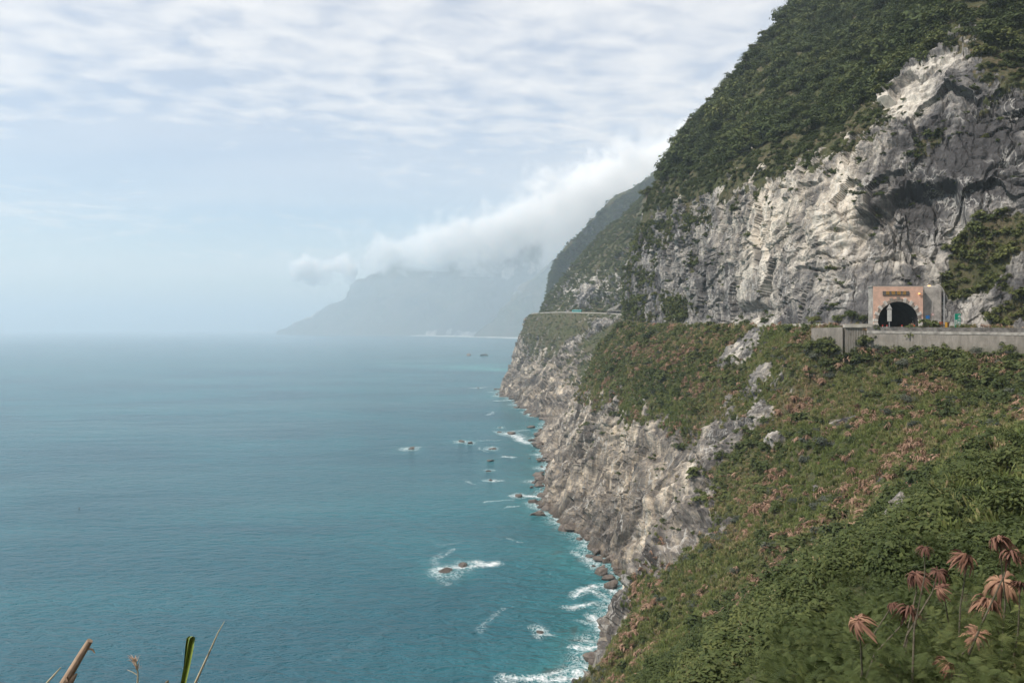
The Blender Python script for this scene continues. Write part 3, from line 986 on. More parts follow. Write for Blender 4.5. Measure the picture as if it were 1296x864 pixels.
def leaf_quads(cent, nrm, size, r, elong=1.5):
    """one quad (rhomb leaf spray) per centre"""
    n = len(cent)
    a = np.cross(nrm, rand_unit(r, n))
    a /= np.linalg.norm(a, axis=1)[:, None] + 1e-9
    b = np.cross(nrm, a)
    size = np.broadcast_to(size, (n,))[:, None]
    l, w = size * elong * 0.5, size * 0.5
    v = np.stack([cent - a * l, cent + b * w * .8 + a * l * .1, cent + a * l, cent - b * w * .8 + a * l * .1], 1).reshape(-1, 3)
    q = np.arange(4 * n).reshape(n, 4)
    return v, q


def bush_arrays(seed, n_blob=8, n_leaf=260, flatten=0.8, size=0.17, open_=0.5):
    """crown of unit radius sitting on z=0: leaf sprays round several uneven lobes"""
    r = np.random.default_rng(seed)
    d = rand_unit(r, n_blob)
    d[:, 2] = np.abs(d[:, 2]) * 0.9 + 0.1
    c = d * r.uniform(0.25, 0.72, (n_blob, 1))
    c[:, 2] = c[:, 2] * flatten + 0.22
    rad = r.uniform(0.25, 0.46, n_blob)
    k = r.integers(0, n_blob, n_leaf)
    o = rand_unit(r, n_leaf)
    o[:, 2] = np.where(o[:, 2] < -0.3, -o[:, 2], o[:, 2])
    p = c[k] + o * (rad[k] * r.uniform(0.55, 1.08, n_leaf))[:, None] * np.array([1, 1, .85])
    nr = o * 0.7 + np.array([0, 0, 0.55]) + rand_unit(r, n_leaf) * open_
    nr /= np.linalg.norm(nr, axis=1)[:, None]
    v, q = leaf_quads(p, nr, size * r.uniform(.7, 1.4, n_leaf), r)
    lv = np.repeat(np.clip(r.normal(0.45, 0.22, n_leaf) + 0.25 * (r.random(n_blob) - .5)[k], 0, 1), 4)
    return v, q, lv


def bush_mesh(name, seed, mat, **kw):
    v, q, lv = bush_arrays(seed, **kw)
    me = np_mesh(name, v, q, point_attrs={'lv': lv})
    me.materials.append(mat)
    return me


def tuft_arrays(seed, n=60, droop=0.55, width=0.028, plume=0.25, spread=0.5):
    """grass tuft about one unit tall"""
    r = np.random.default_rng(seed)
    V, Q, LV = [], [], []
    for i in range(n):
        az_ = r.uniform(0, 2 * math.pi)
        lean = r.uniform(0.1, 1.0) * droop
        h = r.uniform(0.55, 1.0)
        bx = r.normal(size=2) * 0.16 * spread * 2
        dirv = np.array([math.cos(az_), math.sin(az_), 0])
        side = np.array([-math.sin(az_), math.cos(az_), 0])
        dry = np.clip(r.normal(0.42, 0.2), 0, 1)
        pl = r.random() < plume
        w = width * r.uniform(.7, 1.4)
        base = len(V)
        for j, t in enumerate((0.0, 0.45, 0.8, 1.0)):
            pos = np.array([bx[0], bx[1], 0]) + dirv * lean * h * t ** 1.8 + np.array([0, 0, h * (t - 0.35 * lean * t ** 2.5)])
            ww = w * (1, 1, .7, .12)[j] if not pl else w * (.5, .5, 1.7, .5)[j]
            V += [pos - side * ww, pos + side * ww]
            l = dry + (0.2 * t) if not pl else (0.4 + 0.62 * (t > .6))
            LV += [min(l, 1.1)] * 2
            if j:
                k = base + 2 * j
                Q.append((k - 2, k - 1, k + 1, k))
    return np.array(V), np.array(Q), np.array(LV)


def tuft_mesh(name, seed, mat, **kw):
    v, q, lv = tuft_arrays(seed, **kw)
    me = np_mesh(name, v, q, point_attrs={'lv': lv})
    me.materials.append(mat)
    return me


def feather_arrays(seed, n=320, leaflets=9, L=0.145):
    """a shrub of feathery pinnate fronds, unit radius"""
    r = np.random.default_rng(seed)
    V, Q, LV = [], [], []
    nb = 7
    c = rand_unit(r, nb) * r.uniform(.25, .7, (nb, 1))
    c[:, 2] = np.abs(c[:, 2]) + 0.15
    for i in range(n):
        o = rand_unit(r, 1)[0]
        o[2] = abs(o[2]) * .8
        p = c[r.integers(nb)] + o * r.uniform(.15, .42)
        d = o * 0.8 + rand_unit(r, 1)[0] * 0.5
        d[2] -= 0.1
        d /= np.linalg.norm(d)
        up = np.array([0, 0, 1.0]) + rand_unit(r, 1)[0] * .4
        s = np.cross(d, up)
        s /= np.linalg.norm(s)
        up = np.cross(s, d)
        l = L * r.uniform(.7, 1.2)
        tone = np.clip(r.normal(.5, .2), 0, 1)
        for k in range(leaflets):
            t = (k + .5) / leaflets
            pc_ = p + d * l * t - up * l * .35 * t * t
            lw = l * .30 * math.sin(math.pi * (0.15 + .8 * t))
            th = l / leaflets * .30
            for sg in (-1, 1):
                b0 = len(V)
                tip = pc_ + s * sg * lw + d * lw * .35 - up * lw * .2
                V += [pc_ - d * th, pc_ + d * th, tip + d * th * .6, tip - d * th * .6]
                Q.append((b0, b0 + 1, b0 + 2, b0 + 3))
                LV += [tone] * 4
    return np.array(V), np.array(Q), np.array(LV)


def feather_mesh(name, seed, mat, **kw):
    v, q, lv = feather_arrays(seed, **kw)
    me = np_mesh(name, v, q, point_attrs={'lv': lv})
    me.materials.append(mat)
    return me


def frond_arrays(seed, n=26, L=1.0):
    """hanging withered fronds: a shaggy drooping clump, unit radius"""
    r = np.random.default_rng(seed)
    V, Q, LV = [], [], []
    for i in range(n):
        a = r.uniform(0, 2 * math.pi)
        dirv = np.array([math.cos(a), math.sin(a), 0])
        side = np.array([-math.sin(a), math.cos(a), 0])
        st = rand_unit(r, 1)[0] * .3 + np.array([0, 0, .45])
        l = L * r.uniform(.5, 1.0)
        w = .045 * r.uniform(.6, 1.5)
        tone = np.clip(r.normal(.5, .25), 0, 1)
        b0 = len(V)
        for j, t in enumerate((0, .35, .7, 1.0)):
            pos = st + dirv * l * t * .75 + np.array([0, 0, l * (0.45 * t - 0.95 * t * t)])
            ww = w * (.6, 1.6, 1.3, .2)[j]
            V += [pos - side * ww, pos + side * ww]
            LV += [tone + .1 * t] * 2
            if j:
                k = b0 + 2 * j
                Q.append((k - 2, k - 1, k + 1, k))
    return np.array(V), np.array(Q), np.array(LV)


def frond_mesh(name, seed, mat, **kw):
    v, q, lv = frond_arrays(seed, **kw)
    me = np_mesh(name, v, q, point_attrs={'lv': lv})
    me.materials.append(mat)
    return me


def gn_scatter_tree(coll):
    t = bpy.data.node_groups.new('scatter ' + coll.name, 'GeometryNodeTree')
    t.interface.new_socket('Geometry', in_out='INPUT', socket_type='NodeSocketGeometry')
    t.interface.new_socket('Geometry', in_out='OUTPUT', socket_type='NodeSocketGeometry')
    N = t.nodes.new
    gi, go = N('NodeGroupInput'), N('NodeGroupOutput')
    ci = N('GeometryNodeCollectionInfo')
    ci.inputs['Collection'].default_value = coll
    ci.inputs['Separate Children'].default_value = True
    ci.inputs['Reset Children'].default_value = True
    iop = N('GeometryNodeInstanceOnPoints')
    iop.inputs['Pick Instance'].default_value = True

    def attr(name, dt):
        a = N('GeometryNodeInputNamedAttribute')
        a.data_type = dt
        a.inputs['Name'].default_value = name
        return a.outputs['Attribute']
    t.links.new(gi.outputs[0], iop.inputs['Points'])
    t.links.new(ci.outputs[0], iop.inputs['Instance'])
    t.links.new(attr('idx', 'INT'), iop.inputs['Instance Index'])
    t.links.new(attr('rot', 'FLOAT_VECTOR'), iop.inputs['Rotation'])
    t.links.new(attr('scl', 'FLOAT_VECTOR'), iop.inputs['Scale'])
    t.links.new(iop.outputs[0], go.inputs[0])
    return t


def scatter(name, meshes, pos, scl, tint, label, tilt=0.15, squash=(0.75, 1.2), nrm=None):
    """one stuff object: plants too many to count, set on given points"""
    n = len(pos)
    coll = bpy.data.collections.new(name + ' kinds')
    for i, m_ in enumerate(meshes):
        coll.objects.link(bpy.data.objects.new(f'{name} kind {chr(97 + i)}', m_))
    me = bpy.data.meshes.new(name)
    me.vertices.add(n)
    me.vertices.foreach_set('co', np.asarray(pos, np.float32).ravel())
    me.attributes.new('idx', 'INT', 'POINT').data.foreach_set('value', rng.integers(0, len(meshes), n).astype(np.int32))
    rot = np.stack([rng.normal(0, tilt, n), rng.normal(0, tilt, n), rng.uniform(0, 6.283, n)], 1)
    if nrm is not None:      # lean out a little with the slope
        rot[:, 0] *= 1
    me.attributes.new('rot', 'FLOAT_VECTOR', 'POINT').data.foreach_set('vector', rot.astype(np.float32).ravel())
    s3 = np.stack([scl * rng.uniform(.85, 1.2, n), scl * rng.uniform(.85, 1.2, n), scl * rng.uniform(*squash, n)], 1)
    me.attributes.new('scl', 'FLOAT_VECTOR', 'POINT').data.foreach_set('vector', s3.astype(np.float32).ravel())
    me.attributes.new('tint', 'FLOAT', 'POINT').data.foreach_set('value', np.asarray(tint, np.float32))
    o = link_mesh(name, me)
    md = o.modifiers.new('plants', 'NODES')
    md.node_group = gn_scatter_tree(coll)
    return tag(o, label, 'plants', kind='stuff')


# candidate points over the near coast
fq = idx[:-1, :-1].ravel()
A0, B0, C0, D0 = (SURF[:-1, :-1].reshape(-1, 3), SURF[1:, :-1].reshape(-1, 3), SURF[1:, 1:].reshape(-1, 3), SURF[:-1, 1:].reshape(-1, 3))
f_area = 0.5 * np.linalg.norm(np.cross(C0 - A0, D0 - B0), axis=1)
f_veg = VEGM.reshape(nS, nT)[:-1, :-1].ravel()
f_lev = levf[fq]
f_s = sf[fq]
f_nrm = N0[:-1, :-1].reshape(-1, 3)


def candidates(density, seed):
    """points spread over the faces, density in plants per square metre (per face array)"""
    r = np.random.default_rng(seed)
    ex = f_area * density
    k = r.poisson(ex)
    fi = np.repeat(np.arange(len(ex)), k)
    u, v = r.random(len(fi))[:, None], r.random(len(fi))[:, None]
    p = (A0[fi] * (1 - u) + B0[fi] * u) * (1 - v) + (D0[fi] * (1 - u) + C0[fi] * u) * v
    ok = ~((np.abs(p[:, 0] - 96) < 9) & (p[:, 1] > 189) & (p[:, 1] < 250) & (p[:, 2] > 74.5) & (p[:, 2] < 83))   # nothing grows in the tunnel mouth
    p, fi = p[ok], fi[ok]
    return p, fi


cen = (A0 + C0) * .5
f_dist = np.linalg.norm(cen - np.array([0, 0, H]), axis=1)
uu_ = cen[:, 0] / np.maximum(cen[:, 1], 1e-3)
f_seen = (cen[:, 1] > 4) & (uu_ > -0.9) & (uu_ < 0.85) & ((H - cen[:, 2]) / np.maximum(cen[:, 1], 1e-3) < 0.75)
low = (f_lev < 5.15) & (f_lev > 1.05) & f_seen & (cen[:, 1] < 520)
ledge = (f_lev > 6.12) & (f_lev < 7.6) & f_seen & (cen[:, 1] < 520)
fz = f_nrm[:, 2]
n_bush = fbm(cen * 0.035 + 200, 3, .6)
n_dead = fbm(cen * 0.07 + 230, 3, .6)
n_grey = fbm(cen * 0.09 + 260, 3, .6)
n_tint = fbm(cen * 0.05 + 290, 4, .6) + .6 * fbm(cen * .018 + 310, 2)
is_near = f_s < 3.55                                   # the lush slope close to the camera
is_bulge = f_s > 8.6

BUSH = [bush_mesh('bush', 100 + i, M_LEAF, n_blob=7 + i, n_leaf=240, size=.20 - .012 * i) for i in range(5)]
GREYB = [bush_mesh('grey bush', 150 + i, M_GREY, n_blob=9, n_leaf=240, size=.15) for i in range(2)]
TUFT = [tuft_mesh('tuft', 180 + i, M_GRASS, n=46, width=.026 + .006 * (i % 2), plume=.16 + .1 * (i % 3)) for i in range(5)]
DEAD = [frond_mesh('fronds', 210 + i, M_DEAD) for i in range(4)]
FEATH = [feather_mesh('feather', 240 + i, M_LEAF) for i in range(4)]
FINE = [bush_mesh('fine bush', 120 + i, M_LEAF, n_blob=9 + i, n_leaf=900, size=.085) for i in range(4)]
CROWN = [bush_mesh('crown', 270 + i, M_LEAF, n_blob=10 + i, n_leaf=420, size=.135, flatten=.75) for i in range(5)]


def tint_at(fi, base, amp, sd):
    return np.clip(base + amp * n_tint[fi] * 1.6 + rng.normal(0, sd, len(fi)), 0, 1)


# 1 cane grass and ferns on the slopes below the road
bushy = sstep(n_bush, -0.02, 0.16)
bushy = np.where(is_bulge, np.maximum(bushy, sstep(f_lev, 3.2, 3.8)), bushy)
bushy = np.where(is_near, 1.0, bushy)
dens = np.where(low & (f_dist > 42), f_veg * (1.35 * (1 - 0.72 * bushy)), 0) * np.where(f_dist < 70, 1.5, 1.0)
p, fi = candidates(dens, 1)
scatter('cane_grass', TUFT, p, rng.uniform(.7, 1.5, len(p)) * np.where(is_bulge[fi], 1.3, 1.0), tint_at(fi, .43, .55, .17),
        'green and straw coloured cane grass covering the slopes below the road', tilt=.28)
# 2 bushes
dens = np.where((low | ledge) & (f_dist > 42) & ~is_near, f_veg * np.where(ledge, .6, 0.06 + 0.42 * bushy), 0)
p, fi = candidates(dens, 2)
scl = rng.gamma(2.6, .38, len(p)) * .85 + .35
scl *= np.where(is_near[fi], 1.15, 1.0)
scatter('undergrowth', BUSH, p - np.array([0, 0, .25]), scl, tint_at(fi, np.where(ledge[fi], .56, .42), .45, .15),
        'mixed green bushes growing thickly on the slopes below the road')
dens = np.where(low & (f_dist > 34) & is_near, f_veg * .55, 0)
p, fi = candidates(dens, 22)
scatter('lush_undergrowth', FINE, p - np.array([0, 0, .25]), rng.gamma(5, .2, len(p)) * .85 + .45, tint_at(fi, .40, .45, .13),
        'lush fine leaved green bushes on the slope nearest the viewer')
dens = np.where((f_lev > 4.55) & (f_lev < 5.0) & f_seen & (f_s > 4.4) & (f_s < 7.6), .30 * sstep(n_bush, -.1, .15) + .04, 0)
p, fi = candidates(dens, 23)
scatter('wall_foot_bushes', BUSH, p, rng.uniform(.9, 2.6, len(p)), tint_at(fi, .40, .4, .15),
        'bushes grown up against the foot of the retaining wall')
# 3 grey green bushes in patches
dens = np.where(low & (f_dist > 60) & ~is_near, f_veg * 0.16 * sstep(n_grey, .08, .3), 0)
p, fi = candidates(dens, 3)
scatter('grey_undergrowth', GREYB, p - np.array([0, 0, .2]), rng.uniform(.7, 1.7, len(p)), rng.random(len(p)),
        'grey green scrub in patches among the grass of the slope')
# 4 withered fronds in patches
dens = np.where(low & (f_dist > 60) & ~is_near, f_veg * (0.55 * sstep(n_dead, .04, .30) + .03), 0)
dens *= np.where(is_bulge, 1.2 * sstep(-(f_nrm[:, 0]), .1, .6) + .2, 1.0)
p, fi = candidates(dens, 4)
scatter('withered_fronds', DEAD, p + np.array([0, 0, .35]), rng.uniform(.7, 1.5, len(p)), rng.random(len(p)),
        'withered tan fronds hanging among the green plants of the slope', tilt=.3)
# 5 feathery foliage close to the camera
dens = np.where((f_lev < 5.0) & (f_lev > 2.0) & f_seen & (f_dist < 46) & (f_dist > 9.5) & (uu_ > .34), np.where(f_dist < 15, .9, .6), 0)
p, fi = candidates(dens, 5)
scatter('feathery_foliage', FEATH, p - np.array([0, 0, .2]), rng.uniform(.9, 1.4, len(p)) * np.interp(f_dist[fi], [9, 13, 17, 26, 32], [.6, .85, 1.4, 1.4, 1.0]), tint_at(fi, .32, .45, .16),
        'soft feathery green foliage filling the corner nearest the viewer')
# 6 forest above the cliffs
up_ = (f_lev > 7.75) & f_seen & (cen[:, 1] < 640)
dens = np.where(up_, f_veg * np.where(f_lev < 8.25, .26, .125), 0) * (cen[:, 2] < 290)
p, fi = candidates(dens, 6)
scl = np.where(f_lev[fi] < 8.25, rng.uniform(.9, 2.0, len(p)), rng.gamma(3.6, .68, len(p)) + .8)
scatter('forest_leaves', CROWN, p - np.array([0, 0, .4]), scl, tint_at(fi, .28, .6, .25),
        'dense dark green forest covering the mountain above the cliffs')
# 7 scrub on the far headland
hd = (f_s > 10.5) & f_seen & (f_lev > 1.6) & ((f_lev < 5) | (f_lev > 6.1)) & (cen[:, 1] > 520)
dens = np.where(hd, f_veg * np.where(f_lev > 6, .075, .075), 0)
p, fi = candidates(dens, 7)
scl = np.where(f_lev[fi] > 6, rng.uniform(1.6, 3.8, len(p)), rng.uniform(.5, 2.0, len(p)))
scatter('headland_scrub', BUSH, p - np.array([0, 0, .4]), scl, tint_at(fi, .40, .4, .16),
        'scrub and low trees on the headland with the far road')
# plants rooted on ledges of the bare rock
ac = SURF[:-1, :-1].reshape(-1, 3)
fn_ = np.cross(C0 - A0, D0 - B0)
fn_ /= np.linalg.norm(fn_, axis=1)[:, None] + 1e-9
fnz = np.abs(fn_[:, 2])
dens = np.where(f_seen & (f_lev > 2.2) & (f_lev < 8.3) & (np.abs(f_lev - 5.5) > .6) & (f_veg < .4) & (fnz > .42) & (cen[:, 2] > 12), .10 * sstep(fnz, .42, .75) * (.25 + sstep(n_bush, -.1, .2)), 0)
p, fi = candidates(dens, 9)
scatter('ledge_plants', BUSH, p - np.array([0, 0, .1]), rng.gamma(3, .22, len(p)) + .2, tint_at(fi, .42, .4, .15),
        'small plants rooted on the ledges of the cliff')
# 8 woods on the mountain behind
r8 = np.random.default_rng(8)
i8 = r8.integers(0, MIDS.shape[0] - 1, 9000)
j8 = r8.integers(int(MIDS.shape[1] * .15), int(MIDS.shape[1] * .8), 9000)
p = MIDS[i8, j8] + r8.normal(0, 1.5, (9000, 3)) * np.array([1, 1, 0])
p = p[(fbm(p / 22.0 * np.array([0.5, 0.5, 0.22]) + 91, 4, .6) < .2) | (p[:, 2] > 190)]
scatter('mountain_woods', CROWN, p - np.array([0, 0, .5]), r8.uniform(3.0, 6.5, len(p)), np.clip(r8.normal(.38, .16, len(p)), 0, 1),
        'woods on the mountain shoulder behind the headland')

# ------------------------------------------------------------------ clouds on the mountain
def cloud_mat(name, top_l, top_r, x_l, x_r, bot, dens, sc_, soft):
    m = bpy.data.materials.new(name)
    m.use_nodes = True
    m.node_tree.nodes.clear()
    T = NT(m.node_tree)
    P = T.n('ShaderNodeNewGeometry').outputs['Position']
    sp = T.n('ShaderNodeSeparateXYZ', inp={0: P})
    x, y, z = sp.outputs[0], sp.outputs[1], sp.outputs[2]
    k = T.math('DIVIDE', T.math('SUBTRACT', x, x_l), x_r - x_l, clamp=True)
    top = T.math('ADD', T.math('MULTIPLY', k, top_r - top_l), top_l)
    n1 = T.noise(P, 1.0 / sc_, 6, 0.62, 0.2)
    a = T.math('DIVIDE', T.math('SUBTRACT', top, z), soft)
    c = T.math('DIVIDE', T.math('SUBTRACT', z, bot), soft * 1.3)
    e = T.math('DIVIDE', T.math('SUBTRACT', x, x_l - 300), 600.0)
    d = T.math('MINIMUM', T.math('MINIMUM', a, c), T.math('MINIMUM', e, 1.0))
    d = T.math('ADD', d, T.math('MULTIPLY', T.math('SUBTRACT', n1, 0.5), 5.4))
    n2 = T.noise(P, 3.6 / sc_, 4, 0.6, 0.4)
    d = T.math('ADD', d, T.math('MULTIPLY', T.math('SUBTRACT', n2, 0.5), 1.9))
    v = T.math('MULTIPLY', T.ramp(d, 0.15, 1.3), dens)
    pv = T.n('ShaderNodeVolumePrincipled', inp={'Color': (1.0, 1.0, 1.0, 1), 'Density': v, 'Anisotropy': 0.0})
    o = T.n('ShaderNodeOutputMaterial')
    T.link(pv.outputs[0], o.inputs['Volume'])
    return m


def cloud(name, c, size, mat, label):
    mb = MB()
    r = bmesh.ops.create_icosphere(mb.bm, subdivisions=3, radius=1.0)
    for v in mb.bm.verts:
        q = v.co
        s = 1.0 / max(abs(q.x), abs(q.y), abs(q.z)) ** 0.75
        v.co = Vector((c[0] + q.x * s * size[0] / 2, c[1] + q.y * s * size[1] / 2, max(c[2] + q.z * s * size[2] / 2, HAZE_TOP + 3)))
    bmesh.ops.remove_doubles(mb.bm, verts=mb.bm.verts[:], dist=0.01)
    o = mb.build(name, mat)
    return tag(o, label, 'cloud', kind='stuff')


cloud('cloud', (250, 8250, 1400), (4300, 1700, 1650), cloud_mat('cloud bank', 930, 2050, -1250, 1500, 650, 0.010, 480, 320),
      'white cloud bank lying along the upper slopes of the far mountain')
cloud('cloud', (-2600, 11000, 1000), (900, 700, 700), cloud_mat('small cloud', 1050, 1050, -3000, 3000, 720, 0.02, 300, 200),
      'small white cumulus cloud floating left of the far mountain')

# ------------------------------------------------------------------ finding places on the terrain
PU = 648 + FPX * flat_d[:, 0] / np.maximum(flat_d[:, 1], 1)
PV = HORIZON - FPX * (flat_d[:, 2] - H) / np.maximum(flat_d[:, 1], 1)
SEENV = (flat_d[:, 1] > 6)


def on_slope(u, v, r=5, ymin=6):
    """the first piece of the terrain met in the direction of photo pixel (u, v)"""
    m = np.where(SEENV & (np.abs(PU - u) < r) & (np.abs(PV - v) < r) & (flat_d[:, 1] > ymin))[0]
    if len(m) == 0:
        return on_slope(u, v, r * 2, ymin)
    y0 = flat_d[m, 1].min()
    m = m[flat_d[m, 1] < y0 * 1.08 + 2]
    k = m[np.argmin((PU[m] - u) ** 2 + (PV[m] - v) ** 2)]
    return flat_d[k].copy()


def ground_z(x, y):
    k = np.argmin((flat_d[:, 0] - x) ** 2 + (flat_d[:, 1] - y) ** 2 + 1e3 * (levf > 5.2))
    return flat_d[k, 2]


# ------------------------------------------------------------------ road
M_ASPH = simple_mat('asphalt', (0.055, 0.055, 0.055), 0.9, 0.25, 2.0)
M_CONC = simple_mat('weathered concrete', (0.30, 0.28, 0.25), 0.9, 0.35, 0.7, bump=.4)
M_WALLC, Tw, bw, ow = new_mat('streaked retaining wall concrete')
Pw_ = Tw.n('ShaderNodeNewGeometry').outputs['Position']
sw1 = Tw.noise(Tw.mapping(Pw_, (.6, .6, .16)), 1.0, 6, .7, 1.0)
sw2 = Tw.noise(Pw_, .35, 5, .65)
cw = Tw.mix(Tw.ramp(sw1, .3, .7), (0.16, 0.143, 0.122), (0.29, 0.26, 0.225))
cw = Tw.mix(Tw.ramp(sw2, .45, .7, 0, .7), cw, (0.17, 0.155, 0.13))
zw = Tw.n('ShaderNodeSeparateXYZ', inp={0: Pw_}).outputs[2]
cw = Tw.mix(Tw.ramp(Tw.math('ADD', zw, Tw.math('MULTIPLY', sw2, 5.0)), 71.5, 74.5, .55, 0), cw, (0.10, 0.10, 0.06))
Tw.link(cw, bw.inputs['Base Color'])
bw.inputs['Roughness'].default_value = .92
bwp = Tw.n('ShaderNodeBump', inp={'Strength': .5, 'Distance': .12, 'Height': Tw.noise(Pw_, 2.5, 5, .7)})
Tw.link(bwp.outputs[0], bw.inputs['Normal'])
M_CONCD = simple_mat('stained concrete', (0.13, 0.12, 0.11), 0.9, 0.45, 0.9, bump=.4)  # stained parapet; on the rock shed its dark tone stands in for shade
M_CONCP = simple_mat('pale concrete', (0.42, 0.39, 0.34), 0.9, 0.25, 0.7)
k5 = SURF[:, np.argmin(np.abs(LEV - 5.05))]
k6 = SURF[:, np.argmin(np.abs(LEV - 5.95))]
rb = MB()
rb.strip([[k5[i] + np.array([0, 0, .22]), .5 * (k5[i] + k6[i]) + np.array([0, 0, .26]), k6[i] + np.array([0, 0, .22])] for i in range(0, nS, 2)])
tag(rb.build('road', M_ASPH), 'asphalt cliff road cut into the mountain side', 'road', kind='structure')

# ------------------------------------------------------------------ tunnel portal
PX, PY, PZ = 95.0, 196.0, 75.55
HW, SPR = 5.0, 1.15                       # half width of the opening, height of the springing line
M_TILE = simple_mat('salmon wall tiles', (0.74, 0.475, 0.365), 0.75, 0.12, 0.8)
M_STONE_L = simple_mat('pale arch stone', (0.62, 0.58, 0.53), 0.85, 0.2, 2)
M_STONE_D = simple_mat('brown grey arch stone', (0.30, 0.255, 0.215), 0.85, 0.3, 2)
M_PANEL = simple_mat('grey stone panel', (0.13, 0.12, 0.115), 0.7, 0.25, 3)
M_GOLD = simple_mat('gold lettering', (0.62, 0.33, 0.06), 0.5, 0.15, 8)
M_DARKC = simple_mat('shade black tunnel lining', (0.028, 0.026, 0.025), 0.9, 0.3, 0.6)  # near black: the darkness inside the tunnel is put into the colour
M_BLACK = simple_mat('black rubber', (0.02, 0.02, 0.02), 0.8, 0.2, 5)


def arch_pts(hw, spr, n=28):
    return [(-hw, 0.0)] + [(-hw * math.cos(math.pi * i / n), spr + hw * math.sin(math.pi * i / n)) for i in range(n + 1)] + [(hw, 0.0)]


portal = thing('tunnel_portal', 'salmon tiled road tunnel portal with a stone arch at the foot of the cliff', 'tunnel portal', (PX, PY, PZ))
FW, FH, FD = 6.15, 9.85, 2.6
mb = MB()
ap = arch_pts(HW + .02, SPR)
# face of the wall as quads between the arch and the rectangular outline
outer = []
for (x, z) in ap:
    if z <= SPR:
        outer.append((math.copysign(FW, x), z))
    else:
        t = math.atan2(z - SPR, x)
        c_, s_ = math.cos(t), math.sin(t)
        k = min(FW / abs(c_) if abs(c_) > 1e-6 else 1e9, (FH - SPR) / s_ if s_ > 1e-6 else 1e9)
        outer.append((c_ * k, SPR + s_ * k))
vi0 = [mb.bm.verts.new((x, 0, z)) for x, z in ap]
vo0 = [mb.bm.verts.new((x, 0, z)) for x, z in outer]
for i in range(len(ap) - 1):
    mb.bm.faces.new((vi0[i], vi0[i + 1], vo0[i + 1], vo0[i]))
for sx in (-1, 1):
    # side walls of the portal block and the missing corner triangles
    k = [i for i in range(len(outer) - 1) if abs(outer[i][1] - FH) > .01 and abs(outer[i + 1][1] - FH) < .01 or abs(outer[i][1] - FH) < .01 and abs(outer[i + 1][1] - FH) > .01]
for i in range(len(outer) - 1):
    a_, b_2 = outer[i], outer[i + 1]
    if abs(abs(a_[0]) - FW) < .01 and abs(b_2[1] - FH) < .01 and abs(a_[1] - FH) > .01:
        mb.bm.faces.new((vo0[i], vo0[i + 1], mb.bm.verts.new((math.copysign(FW, a_[0]), 0, FH))))
    if abs(a_[1] - FH) < .01 and abs(abs(b_2[0]) - FW) < .01 and abs(b_2[1] - FH) > .01:
        mb.bm.faces.new((vo0[i], vo0[i + 1], mb.bm.verts.new((math.copysign(FW, b_2[0]), 0, FH))))
mb.build('wall', M_TILE, portal)
mb = MB()
for sx in (-1, 1):
    mb.box((sx * (FW - .15), FD / 2 + .003, FH / 2 - .2), (.3, FD, FH + .4))
mb.box((0, FD / 2 + .003, FH + .06), (2 * FW + .5, FD, .26))
mb.build('frame', M_CONC, portal)
mb = MB()
pl = arch_pts(HW, SPR)
mb.strip([[(x, .02, z - .02) for x, z in pl], [(x, 22, z) for x, z in pl], [(x * .995, 48, z) for x, z in pl]])
mb.bm.faces.new([mb.bm.verts.new((x, 48.1, z)) for x, z in pl])
mb.box((0, 24, -.25), (2 * HW, 48.2, .2))
mb.build('lining', M_DARKC, portal)
n_st = 21
for i in range(n_st):
    t0, t1 = math.pi * i / n_st, math.pi * (i + 1) / n_st
    long_ = i % 2 == 0
    r1 = HW + (1.15 if long_ else .75)
    crown = abs(i - n_st // 2) <= 3
    mb = MB()
    g = .012
    poly = [(-(HW) * math.cos(t0 + g), SPR + HW * math.sin(t0 + g)), (-(HW) * math.cos(t1 - g), SPR + HW * math.sin(t1 - g)),
            (-r1 * math.cos(t1 - g), SPR + r1 * math.sin(t1 - g)), (-r1 * math.cos(t0 + g), SPR + r1 * math.sin(t0 + g))]
    mb.poly([(x, -.16, z) for x, z in poly], .4, (0, 1, 0))
    mb.build('arch_stone', M_STONE_L if long_ and not (crown and i < n_st // 2 + 2) else M_STONE_D, portal)
for sx in (-1, 1):
    mb = MB()
    mb.box((sx * (HW + .5), .02, SPR / 2 - .05), (1.0, .36, SPR - .12))
    mb.build('arch_stone', M_STONE_L, portal)
mb = MB()
mb.box((-.55, -.09, 8.2), (6.5, .16, 1.0))
panel = mb.build('name_panel', M_PANEL, portal)


def text_mesh(name, body, size, mat, parent, loc, ext=.02, align='CENTER', spacing=1.0):
    cu = bpy.data.curves.new(name, 'FONT')
    cu.body = body
    cu.size = size
    cu.align_x = align
    cu.align_y = 'CENTER'
    cu.extrude = ext
    cu.space_character = spacing
    cu.resolution_u = 2
    tmp = bpy.data.objects.new(name, cu)
    COL.objects.link(tmp)
    dg = bpy.context.evaluated_depsgraph_get()
    me_ = bpy.data.meshes.new_from_object(tmp.evaluated_get(dg))
    bpy.data.objects.remove(tmp)
    bpy.data.curves.remove(cu)
    me_.materials.clear()
    me_.transform(Matrix.Rotation(R(90), 4, 'X'))
    o = link_mesh(name, me_, mat, parent)
    o.location = loc
    return o


text_mesh('lettering', '匯 德 隧 道', 1.0, M_GOLD, panel, (-.55, -.18, 8.2), .03, spacing=1.08)
# lamps along the tunnel crown
M_AMBER, Ta, ba, oa = new_mat('amber lamp glow')
ba.inputs['Base Color'].default_value = (.8, .4, .1, 1)
ba.inputs['Emission Color'].default_value = (1.0, .42, .10, 1)
ba.inputs['Emission Strength'].default_value = 4.0
M_RED = simple_mat('red reflector', (0.55, 0.06, 0.04), .4, .1, 4)
for i in range(9):
    mb = MB()
    mb.box((-2.1, 5 + i * 4.5, 5.35), (.35, .5, .12))
    mb.build('tunnel_lamp', M_AMBER, portal)

